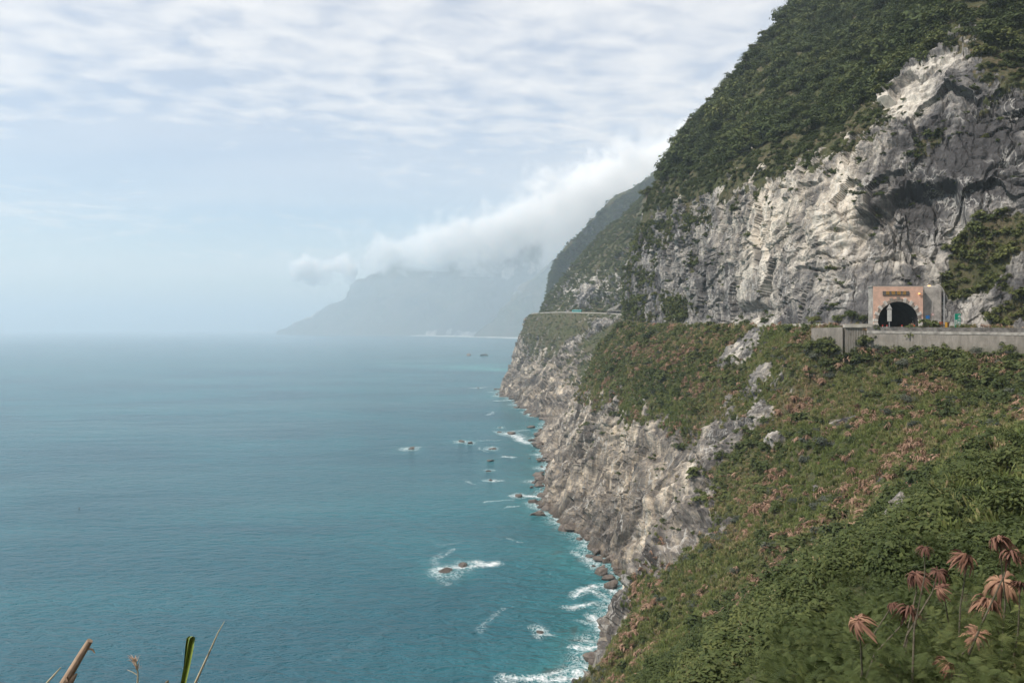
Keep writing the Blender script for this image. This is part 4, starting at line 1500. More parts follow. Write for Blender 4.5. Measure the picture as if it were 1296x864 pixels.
mb = MB()
mb.box((0, 0, 5.1), (5.3, 2.2, 10.6), rot=(R(-1.5), 0, 0), bevel=.25)
for v_ in mb.bm.verts:
    v_.co.x += .25 * math.sin(v_.co.z * 1.3)
o = mb.build('shotcrete_wall', simple_mat('sprayed concrete', (0.42, 0.385, 0.35), .95, .35, .5, bump=.7))
o.location = (103.95, 198.6, PZ - .3)
tag(o, 'tall grey sprayed concrete wall just right of the tunnel portal', 'wall')

# ------------------------------------------------------------------ walls along the road
def path_wall(pts, z_top, z_bot, thick, mat, name, parent=None, off=0.0):
    """a wall along plan points; tops and bottoms per point"""
    mb_ = MB()
    rows_ = []
    for i, p in enumerate(pts):
        a_ = np.array(pts[max(i - 1, 0)][:2]); b_ = np.array(pts[min(i + 1, len(pts) - 1)][:2])
        d_ = (b_ - a_) / np.linalg.norm(b_ - a_)
        n_ = np.array([d_[1], -d_[0]])
        q0 = np.array(p[:2]) + n_ * off
        q1 = q0 + n_ * thick
        rows_.append([(q0[0], q0[1], z_bot[i]), (q0[0], q0[1], z_top[i]), (q1[0], q1[1], z_top[i]), (q1[0], q1[1], z_bot[i]), (q0[0], q0[1], z_bot[i])])
    mb_.strip(rows_)
    for r_ in (rows_[0], rows_[-1]):
        mb_.bm.faces.new([mb_.bm.verts.new(p) for p in r_[:4]])
    return mb_.build(name, mat, parent)


k5w = SURF[:, np.argmin(np.abs(LEV - 5.0))]
wi = [i for i in range(nS) if 4.55 < SIDX[i] < 6.98][::-1][::6]
pp = [(k5w[i][0] - .35, k5w[i][1] - .35) for i in wi]
tt_ = np.linspace(0, 1, len(pp))
ztop = np.interp(tt_, [0, 1], [75.5, 75.1])
rw = thing('retaining_wall', 'long stained concrete retaining wall and parapet below the tunnel portal', 'wall', (0, 0, 0))
path_wall(pp, ztop - 1.55, ztop - 12.5, .5, M_WALLC, 'wall', rw)
path_wall(pp, ztop, ztop - .95, .34, M_CONCD, 'parapet', rw, .1)
path_wall(pp, ztop - .95, ztop - 1.55, .75, M_CONC, 'ledge', rw, -.15)
for i in range(2, len(pp) - 1, 5):
    mb = MB()
    mb.box((pp[i][0] - .12, pp[i][1] - .12, ztop[i] + .02 - .45), (.28, .28, 1.0), rot=(0, 0, R(-40)))
    mb.build('post', M_CONC, rw)
# board-marked block left of the wall and the lower wall beside it
bl = thing('abutment', 'square board marked concrete abutment block left of the retaining wall', 'wall', (0, 0, 0))
path_wall([(82.2, 196.2), (89.5, 195.0)], [75.85] * 2, [64.5] * 2, 2.0, M_WALLC, 'block', bl, -2.0)
path_wall([(82.0, 196.15), (89.65, 194.85)], [76.15] * 2, [75.3] * 2, 2.5, M_CONCP, 'coping', bl, -2.2)
mb = MB()
for i in range(12):
    x_ = 82.6 + i * .57
    mb.box((x_, 196.2 - (x_ - 82.2) * .164 - .06, 71.4), (.09, .08, 7.6), rot=(0, 0, R(-9)))
mb.build('board_ribs', M_CONC, bl)
lw = path_wall([(76.6, 203.0), (79.5, 199.5), (82.0, 197.0)], [75.2, 75.3, 75.4], [66.0] * 3, .6, M_WALLC, 'low_wall')
tag(lw, 'short low concrete wall between the abutment block and the green bush', 'wall')

# old road on the bulge: broken parapet
sel_i = [i for i in range(nS) if 8.02 < SIDX[i] < 9.75]
op_ = [(k5[i][0], k5[i][1]) for i in sel_i[::6]]
oz = [k5[i][2] + .85 for i in sel_i[::6]]
tag(path_wall(op_, oz, [z - 3.0 for z in oz], .4, M_CONCP, 'old_parapet'), 'thin old parapet along the abandoned road under the white cliff', 'wall')

# far road wall on the headland
sel_i = [i for i in range(nS) if 12.75 < SIDX[i] < 14.75]
fp = [(k5[i][0], k5[i][1]) for i in sel_i[::5]]
fz_ = [k5[i][2] + 1.0 for i in sel_i[::5]]
fw = thing('road_wall', 'pale roadside wall along the far headland road', 'wall', (0, 0, 0))
path_wall(fp, fz_, [z - 4.5 for z in fz_], .6, M_CONCP, 'wall', fw, .2)
path_wall(fp, [z + .5 for z in fz_], [z + .25 for z in fz_], .12, M_CONCD, 'guard_rail', fw, .4)

# ------------------------------------------------------------------ bus
def find_road(u):
    m_ = (0.5 * (k5 + k6))
    uu_r = 648 + FPX * m_[:, 0] / m_[:, 1]
    ok = [i for i in range(nS - 1) if 12.2 < SIDX[i] < 15]
    i = min(ok, key=lambda q: abs(uu_r[q] - u))
    d_ = m_[i + 1] - m_[i - 1]
    return m_[i], math.atan2(d_[1], d_[0])


bp_, bdir = find_road(731)
M_TEAL = simple_mat('teal bus paint', (0.03, 0.36, 0.33), .35, .06, 1, spec=.5)
M_WHITE = simple_mat('white paint', (0.78, 0.78, 0.76), .45, .06, 1)
M_GLASS = simple_mat('dark window glass', (0.02, 0.03, 0.035), .12, .1, 1, spec=.8)
bus = thing('bus', 'teal and white tour bus on the far headland road', 'bus', (bp_[0] - .8, bp_[1], bp_[2] + .3), bdir + .25)
mb = MB(); mb.box((0, 0, 1.95), (11.6, 2.5, 2.9), bevel=.22); mb.build('body', M_TEAL, bus)
mb = MB(); mb.box((0, 0, 3.46), (11.0, 2.3, .16), bevel=.05); mb.build('roof', M_WHITE, bus)
mb = MB(); mb.box((5.75, 0, 1.25), (.2, 2.4, 1.2), bevel=.05); mb.build('front_panel', M_WHITE, bus)
mb = MB(); mb.box((5.72, 0, 2.55), (.24, 2.2, 1.2), bevel=.05); mb.build('windscreen', M_GLASS, bus)
for sy in (-1, 1):
    for i in range(6):
        mb = MB(); mb.box((-4.6 + i * 1.72, sy * 1.25, 2.5), (1.55, .05, .95)); mb.build('window', M_GLASS, bus)
    for wx in (-3.6, 3.7):
        mb = MB(); mb.tube([(wx, sy * 1.02, .5), (wx, sy * 1.3, .5)], .5, 16)
        wh = mb.build('wheel', M_BLACK, bus)
        mb = MB(); mb.tube([(wx, sy * 1.29, .5), (wx, sy * 1.34, .5)], .26, 12); mb.build('rim', M_WHITE, wh)
    mb = MB(); mb.box((5.8, sy * .9, .95), (.12, .4, .25)); mb.build('headlight', M_WHITE, bus)

# rock shed at the far tunnel mouth
rp, rdir = find_road(778)
rs = thing('rock_shed', 'beige concrete rock shed with a slanting roof at the far tunnel mouth', 'rock shed', (rp[0], rp[1], rp[2]))
mb = MB()
mb.poly([(-8, -2, 3.2), (-7.6, -2, 4.6), (4.5, -2, 10.6), (6.5, -2, 10.8), (1.0, -2, 5.0)], 5.0, (.25, .97, 0))
mb.build('roof', M_CONCP, rs)
mb = MB()
mb.poly([(-7.5, -1.8, 3.3), (6.0, -1.8, 3.3), (6.0, -1.8, 4.2), (-7.5, -1.8, 4.2)], 4.6, (.25, .97, 0))
mb.build('beam', M_CONCP, rs)
for i in range(4):
    mb = MB(); mb.box((-7 + i * 4.2, -1.6, 1.5), (.7, .7, 3.8)); mb.build('pillar', M_CONCD, rs)
mb = MB(); mb.box((-.5, 4.2, 1.6), (13, .5, 4.0)); mb.build('back_wall', M_CONCD, rs)  # dark colour on pillars and back wall stands in for shade under the roof

# ------------------------------------------------------------------ street furniture by the portal
M_STEEL = simple_mat('galvanised steel', (0.46, 0.45, 0.44), .5, .1, 3, metal=.3)
lx, ly = (1195 - 648) / FPX * 190, 190.0
lamp = thing('street_lamp', 'tall grey street lamp with a curved arm right of the portal', 'street lamp', (lx, ly, 75.2))
mb = MB()
mb.tube([(0, 0, 0), (0, 0, 5), (0, 0, 8.3)], [.13, .11, .09], 8)
mb.build('pole', M_STEEL, lamp)
mb = MB()
mb.tube([(0, 0, 8.25), (-.12, 0, 9.0), (-.5, 0, 9.6), (-1.1, 0, 9.95), (-2.0, 0, 10.12), (-3.2, 0, 10.18)], [.09, .085, .08, .075, .07, .06], 8)
mb.build('arm', M_STEEL, lamp)
mb = MB(); mb.box((-3.55, 0, 10.2), (.85, .34, .2), bevel=.05); lh = mb.build('lamp_head', M_STEEL, lamp)
mb = MB(); mb.box((-3.6, 0, 10.05), (.55, .3, .14), bevel=.04); mb.build('lens', M_AMBER, lh)

wl = thing('wall_lamp', 'small amber lamp on a thin arm across the portal corner', 'lamp', (102.4, 196.5, 83.7))
mb = MB(); mb.tube([(0, 1, -.05), (-.2, -.3, 0), (-1.2, -.75, .05), (-2.1, -.8, .12)], .05, 6); mb.build('arm', M_STEEL, wl)
mb = MB(); mb.box((-2.3, -.8, .12), (.5, .3, .18), bevel=.04); mb.build('lamp_head', M_STEEL, wl)
mb = MB(); mb.box((-2.33, -.8, -.02), (.36, .26, .12), bevel=.03); mb.build('lens', M_AMBER, wl)

M_SIGNW = simple_mat('greyed white sign', (0.60, 0.58, 0.55), .6, .1, 2)
ws = thing('warning_sign', 'white upright signboard with a triangular top before the dark tunnel mouth', 'sign', (90.1, 190.2, 74.6))
mb = MB(); mb.tube([(0, 0, 0), (0, 0, 5.6)], .07, 8); mb.build('post', M_STEEL, ws)
mb = MB(); mb.box((0, -.1, 3.55), (1.02, .08, 2.75), bevel=.03); pn_ = mb.build('panel', M_SIGNW, ws)
mb = MB(); mb.poly([(-.72, -.12, 5.05), (.72, -.12, 5.05), (0, -.12, 6.35)], .06, (0, 1, 0)); tp = mb.build('triangle_plate', simple_mat('dull grey sign edge', (.36, .34, .33), .6, .1, 2), ws)
mb = MB(); mb.poly([(-.5, -.16, 5.17), (.5, -.16, 5.17), (0, -.16, 6.1)], .035, (0, 1, 0)); mb.build('triangle_face', M_SIGNW, tp)

M_GREEN = simple_mat('green sign', (0.0, 0.27, 0.17), .5, .06, 2)
gx = (1212 - 648) / FPX * 182
gs = thing('road_sign', 'tall green road sign with white characters on the parapet', 'sign', (gx, 182, 74.0))
mb = MB(); mb.box((0, 0, 2.7), (1.42, .1, 3.45), bevel=.04); gp = mb.build('panel', M_GREEN, gs)
mb = MB(); mb.box((-.74, .02, 2.7), (.06, .16, 3.45)); mb.build('edge', M_STEEL, gs)
for sx in (-.45, .45):
    mb = MB(); mb.tube([(sx, .1, 0), (sx, .1, 4.2)], .05, 6); mb.build('post', M_STEEL, gs)
text_mesh('lettering', '清\n水\n斷\n崖', .72, M_WHITE, gp, (.32, -.07, 2.72), .01)
text_mesh('lettering', '匯\n德', .62, M_WHITE, gp, (-.36, -.07, 2.4), .01)

bs = thing('parking_sign', 'small sign with a blue square above a white plate by the portal', 'sign', (101.75, 195.0, 75.3))
mb = MB(); mb.tube([(0, 0, 0), (0, 0, 3.1)], .05, 6); mb.build('post', M_STEEL, bs)
mb = MB(); mb.box((0, -.08, 2.55), (.95, .05, .85), bevel=.02); mb.build('blue_plate', simple_mat('blue sign', (.03, .16, .42), .5, .06, 2), bs)
mb = MB(); mb.box((0, -.08, 1.35), (.72, .05, 1.3), bevel=.02); mb.build('white_plate', M_WHITE, bs)
rsn = thing('round_sign', 'thin post with a small round red traffic sign before the sprayed wall', 'sign', (103.0, 195.0, 75.3))
mb = MB(); mb.tube([(0, 0, 0), (0, 0, 6.2)], .035, 6); mb.build('post', M_STEEL, rsn)
mb = MB(); mb.tube([(0, -.06, 3.2), (0, -.1, 3.2)], .3, 16); rd = mb.build('disc', M_RED, rsn)
mb = MB(); mb.tube([(0, -.1, 3.2), (0, -.115, 3.2)], .2, 16); mb.build('disc_face', M_WHITE, rd)

M_RUST = simple_mat('rusty steel', (0.25, 0.075, 0.035), .85, .4, 3)
M_YEL = simple_mat('yellow paint', (0.55, 0.30, 0.03), .6, .2, 3)


def drum(x, y, z, mat, label, h=1.15, r_=.38):
    d_ = thing('drum', label, 'drum', (x, y, z))
    mb_ = MB(); mb_.tube([(0, 0, 0), (0, 0, h)], r_, 14); mb_.build('barrel', mat, d_)
    for k_ in (.02, .36, .70, .98):
        mb_ = MB(); mb_.tube([(0, 0, h * k_ - .02), (0, 0, h * k_ + .035)], r_ + .035, 14); mb_.build('hoop', M_BLACK if mat is M_YEL else mat, d_)
    return d_


drum(101.4, 192.0, 75.0, M_RUST, 'leftmost of the low rusty drums by the sprayed wall', .95)
drum(102.1, 192.3, 75.0, M_RUST, 'rusty drum between the leftmost drum and the taller drum pair', .8)
drum(103.5, 192.0, 75.1, M_RUST, 'taller rusty drum just left of the street lamp pole', 1.6, .5)
drum(104.5, 191.5, 75.1, M_RUST, 'taller rusty drum just right of the street lamp pole', 1.45, .5)
drum(103.25, 189.2, 75.1, M_YEL, 'yellow and black drum at the foot of the street lamp', 1.5, .3)

for i, (u_, lab) in enumerate([(1117, 'red reflector post on the parapet below the white signboard'), (1122.5, 'red reflector post next to the signboard post'), (1141.5, 'red reflector post before the middle of the tunnel mouth'), (1157, 'red reflector post before the right side of the tunnel mouth')]):
    y_ = np.interp(u_, [648 + FPX * p[0] / p[1] for p in pp], [p[1] for p in pp]) + .5
    x_ = (u_ - 648) / FPX * y_
    dl = thing('reflector_post', lab, 'post', (x_, y_, 74.9), 0, 'red reflector posts on the parapet')
    mb = MB(); mb.tube([(0, 0, 0), (0, 0, .75)], .07, 6); mb.build('stick', M_WHITE, dl)
    mb = MB(); mb.box((0, -.03, .85), (.3, .1, .34), bevel=.03); mb.build('reflector', M_RED, dl)

# ------------------------------------------------------------------ boulders
M_BOUL, Tb, bb, ob = new_mat('wet sea rock')
Pb = Tb.n('ShaderNodeNewGeometry').outputs['Position']
zb = Tb.n('ShaderNodeSeparateXYZ', inp={0: Pb}).outputs[2]
nb_ = Tb.noise(Pb, 0.7, 5, .65)
cb = Tb.mix(Tb.ramp(nb_, .3, .7), (0.075, 0.058, 0.047), (0.19, 0.155, 0.125))
cb = Tb.mix(Tb.ramp(zb, 0.2, 1.4, .7, 0), cb, (0.05, 0.038, 0.03))
Tb.link(cb, bb.inputs['Base Color'])
bb.inputs['Roughness'].default_value = .7
bbp = Tb.n('ShaderNodeBump', inp={'Strength': .7, 'Distance': .4, 'Height': Tb.noise(Pb, 1.4, 5, .65)})
Tb.link(bbp.outputs[0], bb.inputs['Normal'])


def boulder_mesh(seed, flat_=.7):
    bm = bmesh.new()
    bmesh.ops.create_icosphere(bm, subdivisions=4, radius=1.0)
    co = np.array([v.co[:] for v in bm.verts])
    r_ = np.random.default_rng(seed)
    for _ in range(9):                                   # knock flat faces into it
        d_ = rand_unit(r_, 1)[0]
        h_ = r_.uniform(.4, .8)
        over = np.maximum(co @ d_ - h_, 0)
        co = co - over[:, None] * d_ * .9
    co *= (.92 + .30 * fbm(co * 1.3 + seed, 3, .6) + .28 * (fbm(co * 1.7 + seed + 9, 4, .55, ridged=True) - .3) + .06 * fbm(co * 4.0 + seed, 3))[:, None]
    co[:, 2] *= flat_
    for v, c in zip(bm.verts, co):
        v.co = c
    me_ = bpy.data.meshes.new('boulder')
    bm.to_mesh(me_)
    bm.free()
    me_.materials.append(M_BOUL)
    me_.polygons.foreach_set('use_smooth', np.ones(len(me_.polygons), bool))
    return me_


BM = [boulder_mesh(500 + i) for i in range(8)]
rb_ = np.random.default_rng(55)


def boulder(x, y, z, sx, sy, sz, label, group=None, name='sea_rock', cat='rock'):
    o_ = bpy.data.objects.new(name, BM[int(rb_.integers(0, len(BM)))])
    COL.objects.link(o_)
    o_.location = (x, y, z)
    o_.scale = (sx, sy, sz)
    o_.rotation_euler = (rb_.normal(0, .15), rb_.normal(0, .15), rb_.uniform(0, 6.28))
    tag(o_, label, cat, group)
    return o_


for (x, y, w, h), rk_ in zip(rock_pos, SEA_ROCKS):
    boulder(x, y, 0.0, w * .40, w * .42, h * .95, rk_[4])
# boulders heaped at the cliff foot
heap = shore_pts[(shore_pts[:, 1] > 190) & (shore_pts[:, 1] < 900) & (shore_pts[:, 0] < 60)]
hw_ = np.where((heap[:, 1] > 380) & (heap[:, 1] < 660), 3.0, 1.0)
hw_ /= hw_.sum()
for i in range(90):
    q_ = heap[rb_.choice(len(heap), p=hw_)]
    y_ = q_[1] + rb_.normal(0, 2)
    s_ = rb_.gamma(3, .38) * (1 + q_[1] / 700) + .4
    x_ = q_[0] - abs(rb_.normal(0, 1.6 + q_[1] / 250)) + .8
    boulder(x_, y_, rb_.uniform(-.1, .5) * s_, s_, s_ * rb_.uniform(.8, 1.3), s_ * rb_.uniform(.7, 1.1),
            'brown boulder lying in the broken rocks along the foot of the cliff', 'boulders heaped along the cliff foot', 'boulder', 'boulder')
for u_, v_, s_, lab in [(757, 846, 3.2, 'large rounded grey boulder, topmost of the four at the lowest shore'), (768, 838, 2.6, 'grey boulder wedged against the grassy slope at the lowest shore'),
                        (748, 836, 2.2, 'smooth pale boulder facing the breakers at the lowest shore'), (760, 862, 3.2, 'dark wet boulder lowest of the four at the shore'),
                        (775, 742, 2.4, 'reddish boulder under the sea cave in the pale cliff'), (762, 726, 2.4, 'low red boulder at the edge of the white water'),
                        (704, 632, 4.5, 'big dark outcrop boulder jutting into the sea'), (742, 650, 3, 'dark boulder under the hollow of the middle cliff')]:
    y_ = H * FPX / (v_ - HORIZON)
    boulder((u_ - 648) / FPX * y_, y_, .7, s_, s_ * 1.1, s_ * .95, lab, None, 'boulder', 'boulder')

# ------------------------------------------------------------------ single shrubs and trees
def shrub(mesh_, loc, s_, label, group=None, name='shrub', sz=1.0):
    t_ = thing(name, label, name.replace('_', ' '), loc, float(rb_.uniform(0, 6.28)), group)
    f_ = bpy.data.objects.new('foliage', mesh_)
    COL.objects.link(f_)
    f_.parent = t_
    f_.scale = (s_, s_, s_ * sz)
    f_.location = (0, 0, .25 * s_)
    st_ = bpy.data.objects.new('stem', STEM)
    COL.objects.link(st_)
    st_.parent = t_
    st_.scale = (s_, s_, s_)
    return t_


mb = MB()
mb.tube([(0, 0, -.5), (.02, .02, .3), (.06, -.03, .7)], [.07, .06, .04], 6)
for a_ in (0, 2.1, 4.2):
    mb.tube([(.02, .02, .25), (.25 * math.cos(a_), .25 * math.sin(a_), .55), (.45 * math.cos(a_), .45 * math.sin(a_), .8)], [.045, .03, .015], 5)
tmp = mb.build('stem', M_BARK)
STEM = tmp.data
bpy.data.objects.remove(tmp)
SHR = [bush_mesh('shrub leaves', 600 + i, M_LEAF_O, n_blob=9 + i, n_leaf=800, size=.10) for i in range(4)]
SHG = [bush_mesh('grey shrub leaves', 620 + i, M_GREY_O, n_blob=9 + i, n_leaf=800, size=.085) for i in range(3)]
SHD = [frond_mesh('withered clump', 640 + i, M_DEAD_O, n=44) for i in range(3)]
single = [
    (1077, 408, 3.0, 0, 'dark rounded green bush between the abutment block and the white cliff', 190),
    (1060, 411, 2.2, 1, 'smaller green bush left of the dark rounded bush by the abutment', 190),
    (1092, 411, 2.0, 2, 'low green bush touching the left edge of the tunnel portal', 190),
    (968, 412, 2.4, 1, 'green bush on the old road under the white cliff', 200),
    (945, 413, 2.0, 2, 'round bush left of the green bush on the old road', 200),
    (1028, 413, 2.6, 3, 'green tree like bush at the near end of the old road', 190),
    (1001, 657, 1.5, 0, 'bright green bush standing alone on the straw coloured grass', 60),
    (1110, 432, 1.8, 1, 'bush growing up in front of the retaining wall under the portal', 150),
    (1196, 440, 2.2, 2, 'green bush hiding the middle foot of the retaining wall', 150),
    (1280, 440, 3.2, 3, 'big dark green bush at the right end of the retaining wall', 120),
    (1237, 428, .9, 0, 'small bush clinging to the retaining wall face', 150),
    (985, 455, 2.0, 2, 'dark bush at the head of the gully beside the bare rock', 190),
    (920, 590, 1.6, 0, 'bright green bush at the edge of the gully rock', 150),
]
for u_, v_, s_, k_, lab, ym in single:
    p_ = on_slope(u_, v_, 5, ym)
    shrub(SHR[k_ % 4], p_, s_, lab)
for u_, v_, s_ in [(1050, 482, 2.0), (1145, 468, 2.4), (1150, 512, 2.0), (1125, 530, 2.0), (1155, 545, 1.8), (1040, 570, 2.4), (1115, 448, 2.0), (930, 728, 1.3), (1005, 640, 1.4), (1238, 452, 2.2), (1240, 560, 1.4), (1028, 480, 1.3), (1075, 545, 1.3), (1090, 500, 1.3), (960, 690, 1.0)]:
    shrub(SHG[int(rb_.integers(3))], on_slope(u_, v_, 5, 60), s_, 'grey green rounded shrub on the grassy slope below the retaining wall', 'grey green shrubs on the near slope', 'grey_shrub')
for u_, v_, s_ in [(1075, 460, 2.2), (1092, 452, 2.0), (1062, 470, 1.8), (1040, 490, 1.9), (1046, 478, 1.6), (1005, 512, 1.9), (985, 530, 2.0), (998, 522, 1.5), (1070, 590, 1.5), (1078, 605, 1.4), (1195, 515, 1.2), (1020, 560, 1.2), (935, 640, 1.0), (970, 652, 1.1), (950, 670, 1.0), (1270, 480, 1.6)]:
    shrub(SHD[int(rb_.integers(3))], on_slope(u_, v_, 5, 60) + np.array([0, 0, .5]), s_, 'clump of withered pinkish fronds hanging on the grassy slope', 'withered frond clumps on the near slope', 'withered_clump')

TRUNK = []
for i in range(3):
    mb = MB()
    rr = random.Random(i)
    top_ = (rr.uniform(-.2, .2), rr.uniform(-.2, .2), 1.5)
    mb.tube([(0, 0, -.6), (.04, 0, .4), (top_[0] * .5, top_[1] * .5, .95), top_], [.11, .09, .065, .03], 7)
    for j in range(5):
        a_ = j * 1.26 + rr.uniform(-.3, .3)
        b0 = .7 + .12 * j
        mb.tube([(top_[0] * .3, top_[1] * .3, b0), (.35 * math.cos(a_), .35 * math.sin(a_), b0 + .3), (.75 * math.cos(a_), .75 * math.sin(a_), b0 + .5)], [.05, .035, .012], 5)
    tmp = mb.build('trunk', M_BARK)
    TRUNK.append(tmp.data)
    bpy.data.objects.remove(tmp)
TCR = [bush_mesh('tree leaves', 660 + i, M_LEAF_O, n_blob=9 + i, n_leaf=620, size=.12, flatten=.7, open_=.8) for i in range(4)]


def tree(loc, s_, label, group):
    t_ = thing('tree', label, 'tree', loc, float(rb_.uniform(0, 6.28)), group)
    k_ = int(rb_.integers(0, 3))
    a_ = bpy.data.objects.new('trunk', TRUNK[k_]); COL.objects.link(a_); a_.parent = t_
    a_.scale = (s_ * .9, s_ * .9, s_ * .9)
    c_ = bpy.data.objects.new('crown', TCR[int(rb_.integers(0, 4))]); COL.objects.link(c_); c_.parent = t_
    c_.location = (0, 0, s_ * .85)
    q_ = s_ * rb_.uniform(.75, 1.0)
    c_.scale = (q_, q_, q_ * rb_.uniform(.7, .95))
    return t_


# trees along the skyline of the near mountain: silhouette points of the terrain
sky_rows = np.where((levf > 7.9) & (levf < 11) & (flat_d[:, 1] < 520) & (sf > 7.5))[0]
vb = np.round(PV[sky_rows] / 4).astype(int)
edge_pts = {}
for k_, b_ in zip(sky_rows, vb):
    if -6 < b_ < 66 and (b_ not in edge_pts or PU[k_] < PU[edge_pts[b_]]):
        edge_pts[b_] = k_
for n_, b_ in enumerate(sorted(edge_pts)):
    if n_ % 3 != 2:
        tree(flat_d[edge_pts[b_]] - np.array([0, 0, .6]), 1.3 + rb_.gamma(3, .6), 'dark tree standing against the sky on the near mountain ridge', 'trees along the near ridge skyline')

# ------------------------------------------------------------------ the plants nearest the viewer
M_WLEAF = leaf_mat('withered brown leaves', [(0.0, (0.075, 0.038, 0.030)), (1.0, (0.40, 0.24, 0.15)), (0.55, (0.19, 0.095, 0.068))], .2, inst=False)
M_TWIG = simple_mat('grey twig', (0.14, 0.12, 0.085), .9, .3, 20)


def droop_leaves(seed, n=40, L=.34):
    r_ = np.random.default_rng(seed)
    V, Q, LV = [], [], []
    for i in range(n):
        a = r_.uniform(0, 6.283)
        el_ = r_.uniform(-.2, 1.5)
        dr = r_.uniform(.35, 1.15)
        dirv = np.array([math.cos(a), math.sin(a), 0])
        side = np.array([-math.sin(a), math.cos(a), 0]) + rand_unit(r_, 1)[0] * .5
        side /= np.linalg.norm(side)
        l = L * r_.uniform(.65, 1.1)
        w = l * r_.uniform(.06, .10)
        tone = np.clip(r_.normal(.45, .28), 0, 1)
        st = rand_unit(r_, 1)[0] * .03
        b0 = len(V)
        for j, t in enumerate((0, .15, .4, .7, .9, 1.0)):
            pos = st + dirv * l * (t * (1.0 - .22 * t)) + np.array([0, 0, l * (el_ * t * (1 - .75 * t) * .9 - dr * t ** 2.0)])
            ww = w * (.15, .55, 1.0, .9, .5, .05)[j]
            fold = np.array([0, 0, -ww * .5])
            V += [pos - side * ww + fold, pos, pos + side * ww + fold]
            LV += [tone * .8, tone + .25, tone * .8]
            if j:
                k = b0 + 3 * j
                Q += [(k - 3, k - 2, k + 1, k), (k - 2, k - 1, k + 2, k + 1)]
    me_ = np_mesh('withered leaves', np.array(V), np.array(Q), point_attrs={'lv': np.array(LV)})
    me_.materials.append(M_WLEAF)
    return me_


WL = [droop_leaves(700 + i, n=38 + 12 * (i % 3)) for i in range(6)]
wither = [
    (1170, 697, 26, 'small withered plant head, highest one left of the big rosette'),
    (1221, 708, 44, 'big drooping rosette of brown withered leaves in the middle of the corner'),
    (1264, 686, 36, 'withered brown leaf head topmost at the right edge'),
    (1280, 706, 38, 'withered brown leaf head just under the topmost one at the right edge'),
    (1268, 740, 54, 'largest withered brown leaf head, low at the right edge'),
    (1160, 731, 40, 'withered leaf head with pale tips left of the wide spread rosette'),
    (1187, 727, 34, 'wide spread reddish withered rosette beside the pale tipped one'),
    (1190, 748, 30, 'yellowing drooping leaf head under the wide spread rosette'),
    (1250, 766, 46, 'yellow brown withered leaf head with long horizontal twigs'),
    (1150, 776, 40, 'orange brown withered leaf head in the lower middle of the corner'),
    (1086, 790, 44, 'dark red withered leaf head farthest down the slope'),
    (1130, 768, 22, 'small dark withered leaf head above the orange brown one'),
    (1236, 806, 46, 'long leaved tan withered head near the bottom right'),
    (1198, 842, 34, 'dark red withered leaf head at the bottom'),
    (1112, 842, 34, 'reddish withered leaf head at the bottom, left of the dark red one'),
    (1292, 842, 30, 'pale orange withered leaf head in the bottom right corner'),
    (1290, 742, 24, 'small withered leaf head half hidden at the far right edge'),
]
for i, (u_, v_, w_, lab) in enumerate(wither):
    y_ = 15.0 + (i * 37 % 10) * .5
    top_ = np.array(W(u_, v_ - 4, y_))
    gx_, gy_ = top_[0] + rb_.uniform(-.9, 1.1), top_[1] + rb_.uniform(.4, 1.6)
    gz = ground_z(gx_, gy_)
    t_ = thing('withered_plant', lab, 'withered plant', (gx_, gy_, gz - .05), 0)
    rel = top_ - np.array([gx_, gy_, gz - .05])
    mb = MB()
    mid_ = rel * .55 + np.array([rb_.uniform(-.25, .25), rb_.uniform(-.1, .1), .1])
    mb.tube([(0, 0, 0), tuple(mid_), tuple(rel * .85 + np.array([.05, 0, .05])), tuple(rel)], [.024, .018, .013, .009], 6)
    mb.build('stem', M_TWIG, t_)
    l_ = bpy.data.objects.new('leaves', WL[i % 6]); COL.objects.link(l_); l_.parent = t_
    s_ = (w_ / FPX * y_) / .64
    l_.scale = (s_, s_, s_)
    l_.location = tuple(rel)
    l_.rotation_euler = (rb_.normal(0, .4), rb_.normal(0, .4), rb_.uniform(0, 6.28))

# dry stalks and blades on the ledge at the viewer's feet
YS = 2.6
M_CANE = simple_mat('dry cane', (0.36, 0.25, 0.17), .7, .25, 30)
M_BLADE = simple_mat('fresh green blade', (0.19, 0.24, 0.045), .5, .2, 20)
M_STRAW = simple_mat('straw stem', (0.42, 0.36, 0.24), .7, .2, 30)
M_PLUME = simple_mat('tan seed plume', (0.42, 0.28, 0.19), .9, .2, 40)


def wp(u_, v_, y_=YS):
    return Vector(W(u_, v_, y_))


def rooted(o_pts, y_=YS):
    """continue a stalk down to the ledge"""
    a_, b_ = o_pts[0], o_pts[1]
    d_ = (a_ - b_).normalized()
    gz = 72.7
    t_ = (a_.z - gz) / max(-d_.z, .2)
    return [a_ + d_ * t_] + o_pts


c1_ = thing('dry_cane', 'thick dry brown cane stalk with a curled tip at the lower left', 'stalk', tuple(wp(78, 870)))
base_ = Vector(c1_.location)
mb = MB(); mb.tube([p - base_ for p in rooted([wp(80, 866), wp(92, 846), wp(104, 826), wp(114, 810)])], [.016, .014, .0125, .011, .0095], 10); mb.build('stalk', M_CANE, c1_)
mb = MB(); mb.tube([p - base_ for p in [wp(109, 822), wp(113, 820.5), wp(117, 821.5), wp(120, 826)]], [.004, .0035, .003, .002], 6); mb.tube([p - base_ for p in [wp(103, 828), wp(97, 832), wp(93, 840)]], [.004, .004, .002], 6); mb.build('curl', M_CANE, c1_)
c2_ = thing('dry_cane', 'short split stub of cane beside the thick dry stalk', 'stalk', tuple(wp(86, 870)))
base_ = Vector(c2_.location)
mb = MB(); mb.tube([p - base_ for p in rooted([wp(86, 866), wp(92, 858), wp(97, 852)])], [.014, .012, .009, .003], 8); mb.build('stalk', M_CANE, c2_)
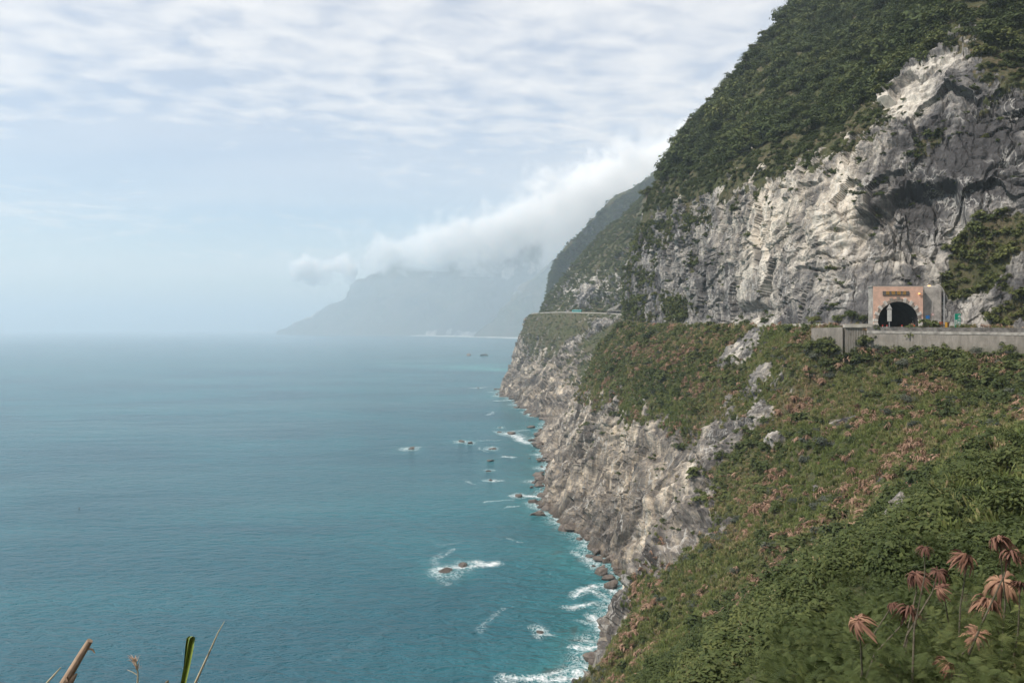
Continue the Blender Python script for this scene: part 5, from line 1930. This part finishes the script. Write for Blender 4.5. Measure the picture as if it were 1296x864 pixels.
mb = MB(); mb.strip([[wp(80, 862) - base_, wp(78, 858) - base_], [wp(86, 862, YS - .02) - base_, wp(84, 856, YS - .02) - base_], [wp(90, 858) - base_, wp(88, 855) - base_]]); mb.build('sheath', M_CANE, c2_)
t1_ = thing('straw', 'thin straw stalk leaning left of the thick dry cane', 'stalk', tuple(wp(58, 866)))
base_ = Vector(t1_.location)
mb = MB(); mb.tube([p - base_ for p in rooted([wp(59, 864), wp(68, 854), wp(77, 844)])], [.004, .0035, .003, .0015], 6); mb.build('stem', M_STRAW, t1_)
pl_ = thing('grass_plume', 'single grass stem with a small tan seed plume', 'grass', tuple(wp(174, 868)))
base_ = Vector(pl_.location)
mb = MB(); mb.tube([p - base_ for p in rooted([wp(174, 864), wp(174.5, 850), wp(172, 838), wp(169, 832)])], [.003, .0028, .002, .002, .001], 6); mb.build('stem', M_STRAW, pl_)
mb = MB()
for i in range(46):
    f_ = rb_.random()
    p0 = wp(173.8 - 4 * f_, 848 - 15 * f_) - base_
    d_ = Vector((rb_.normal(0, .012) - .006, rb_.normal(0, .01), rb_.uniform(.004, .02)))
    sd = Vector((.0016, 0, .0006))
    mb.strip([[p0 - sd, p0 + sd], [p0 + d_ - sd * .4, p0 + d_ + sd * .4]])
mb.build('plume', M_PLUME, pl_)
mb = MB(); mb.tube([p - base_ for p in [wp(174.5, 854), wp(168, 850), wp(161, 847)]], [.0018, .0014, .0008], 5); mb.build('side_stem', M_STRAW, pl_)
g_ = thing('tall_grass', 'broad green grass blade folded over at the top', 'grass', tuple(wp(232, 870)))
base_ = Vector(g_.location)
mb = MB()
bl_ = [(228, 900, 6, 0), (232, 864, 7, 0), (236, 845, 8, 0), (240, 825, 8, .0), (243, 810, 7, 0), (244, 806, 6, -.01), (241.5, 804.5, 5, -.03), (238, 807, 4, -.045), (236, 818, 3, -.05), (234, 835, 2, -.05), (232.5, 848, .6, -.05)]
mb.strip([[wp(u_ - w_ * .5, v_, YS + dy) - base_, wp(u_, v_ + .3, YS + dy + .012) - base_, wp(u_ + w_ * .5, v_, YS + dy) - base_] for u_, v_, w_, dy in bl_])
mb.build('blade', M_BLADE, g_)
s_ = thing('straw', 'long thin bare grass stem leaning right of the folded blade', 'grass', tuple(wp(245, 868)))
base_ = Vector(s_.location)
mb = MB(); mb.tube([p - base_ for p in rooted([wp(247, 864), wp(258, 840), wp(268, 818), wp(276, 800), wp(284, 786)])], [.004, .0042, .0035, .0028, .002, .0008], 6); mb.build('stem', M_STRAW, s_)
d1_ = thing('dry_tip', 'tiny dark dry stalk tip at the very bottom', 'stalk', tuple(wp(210, 870)))
base_ = Vector(d1_.location)
mb = MB(); mb.tube([p - base_ for p in rooted([wp(209, 868), wp(211, 863), wp(213, 861)])], [.006, .006, .006, .003], 6); mb.build('stem', M_TWIG, d1_)
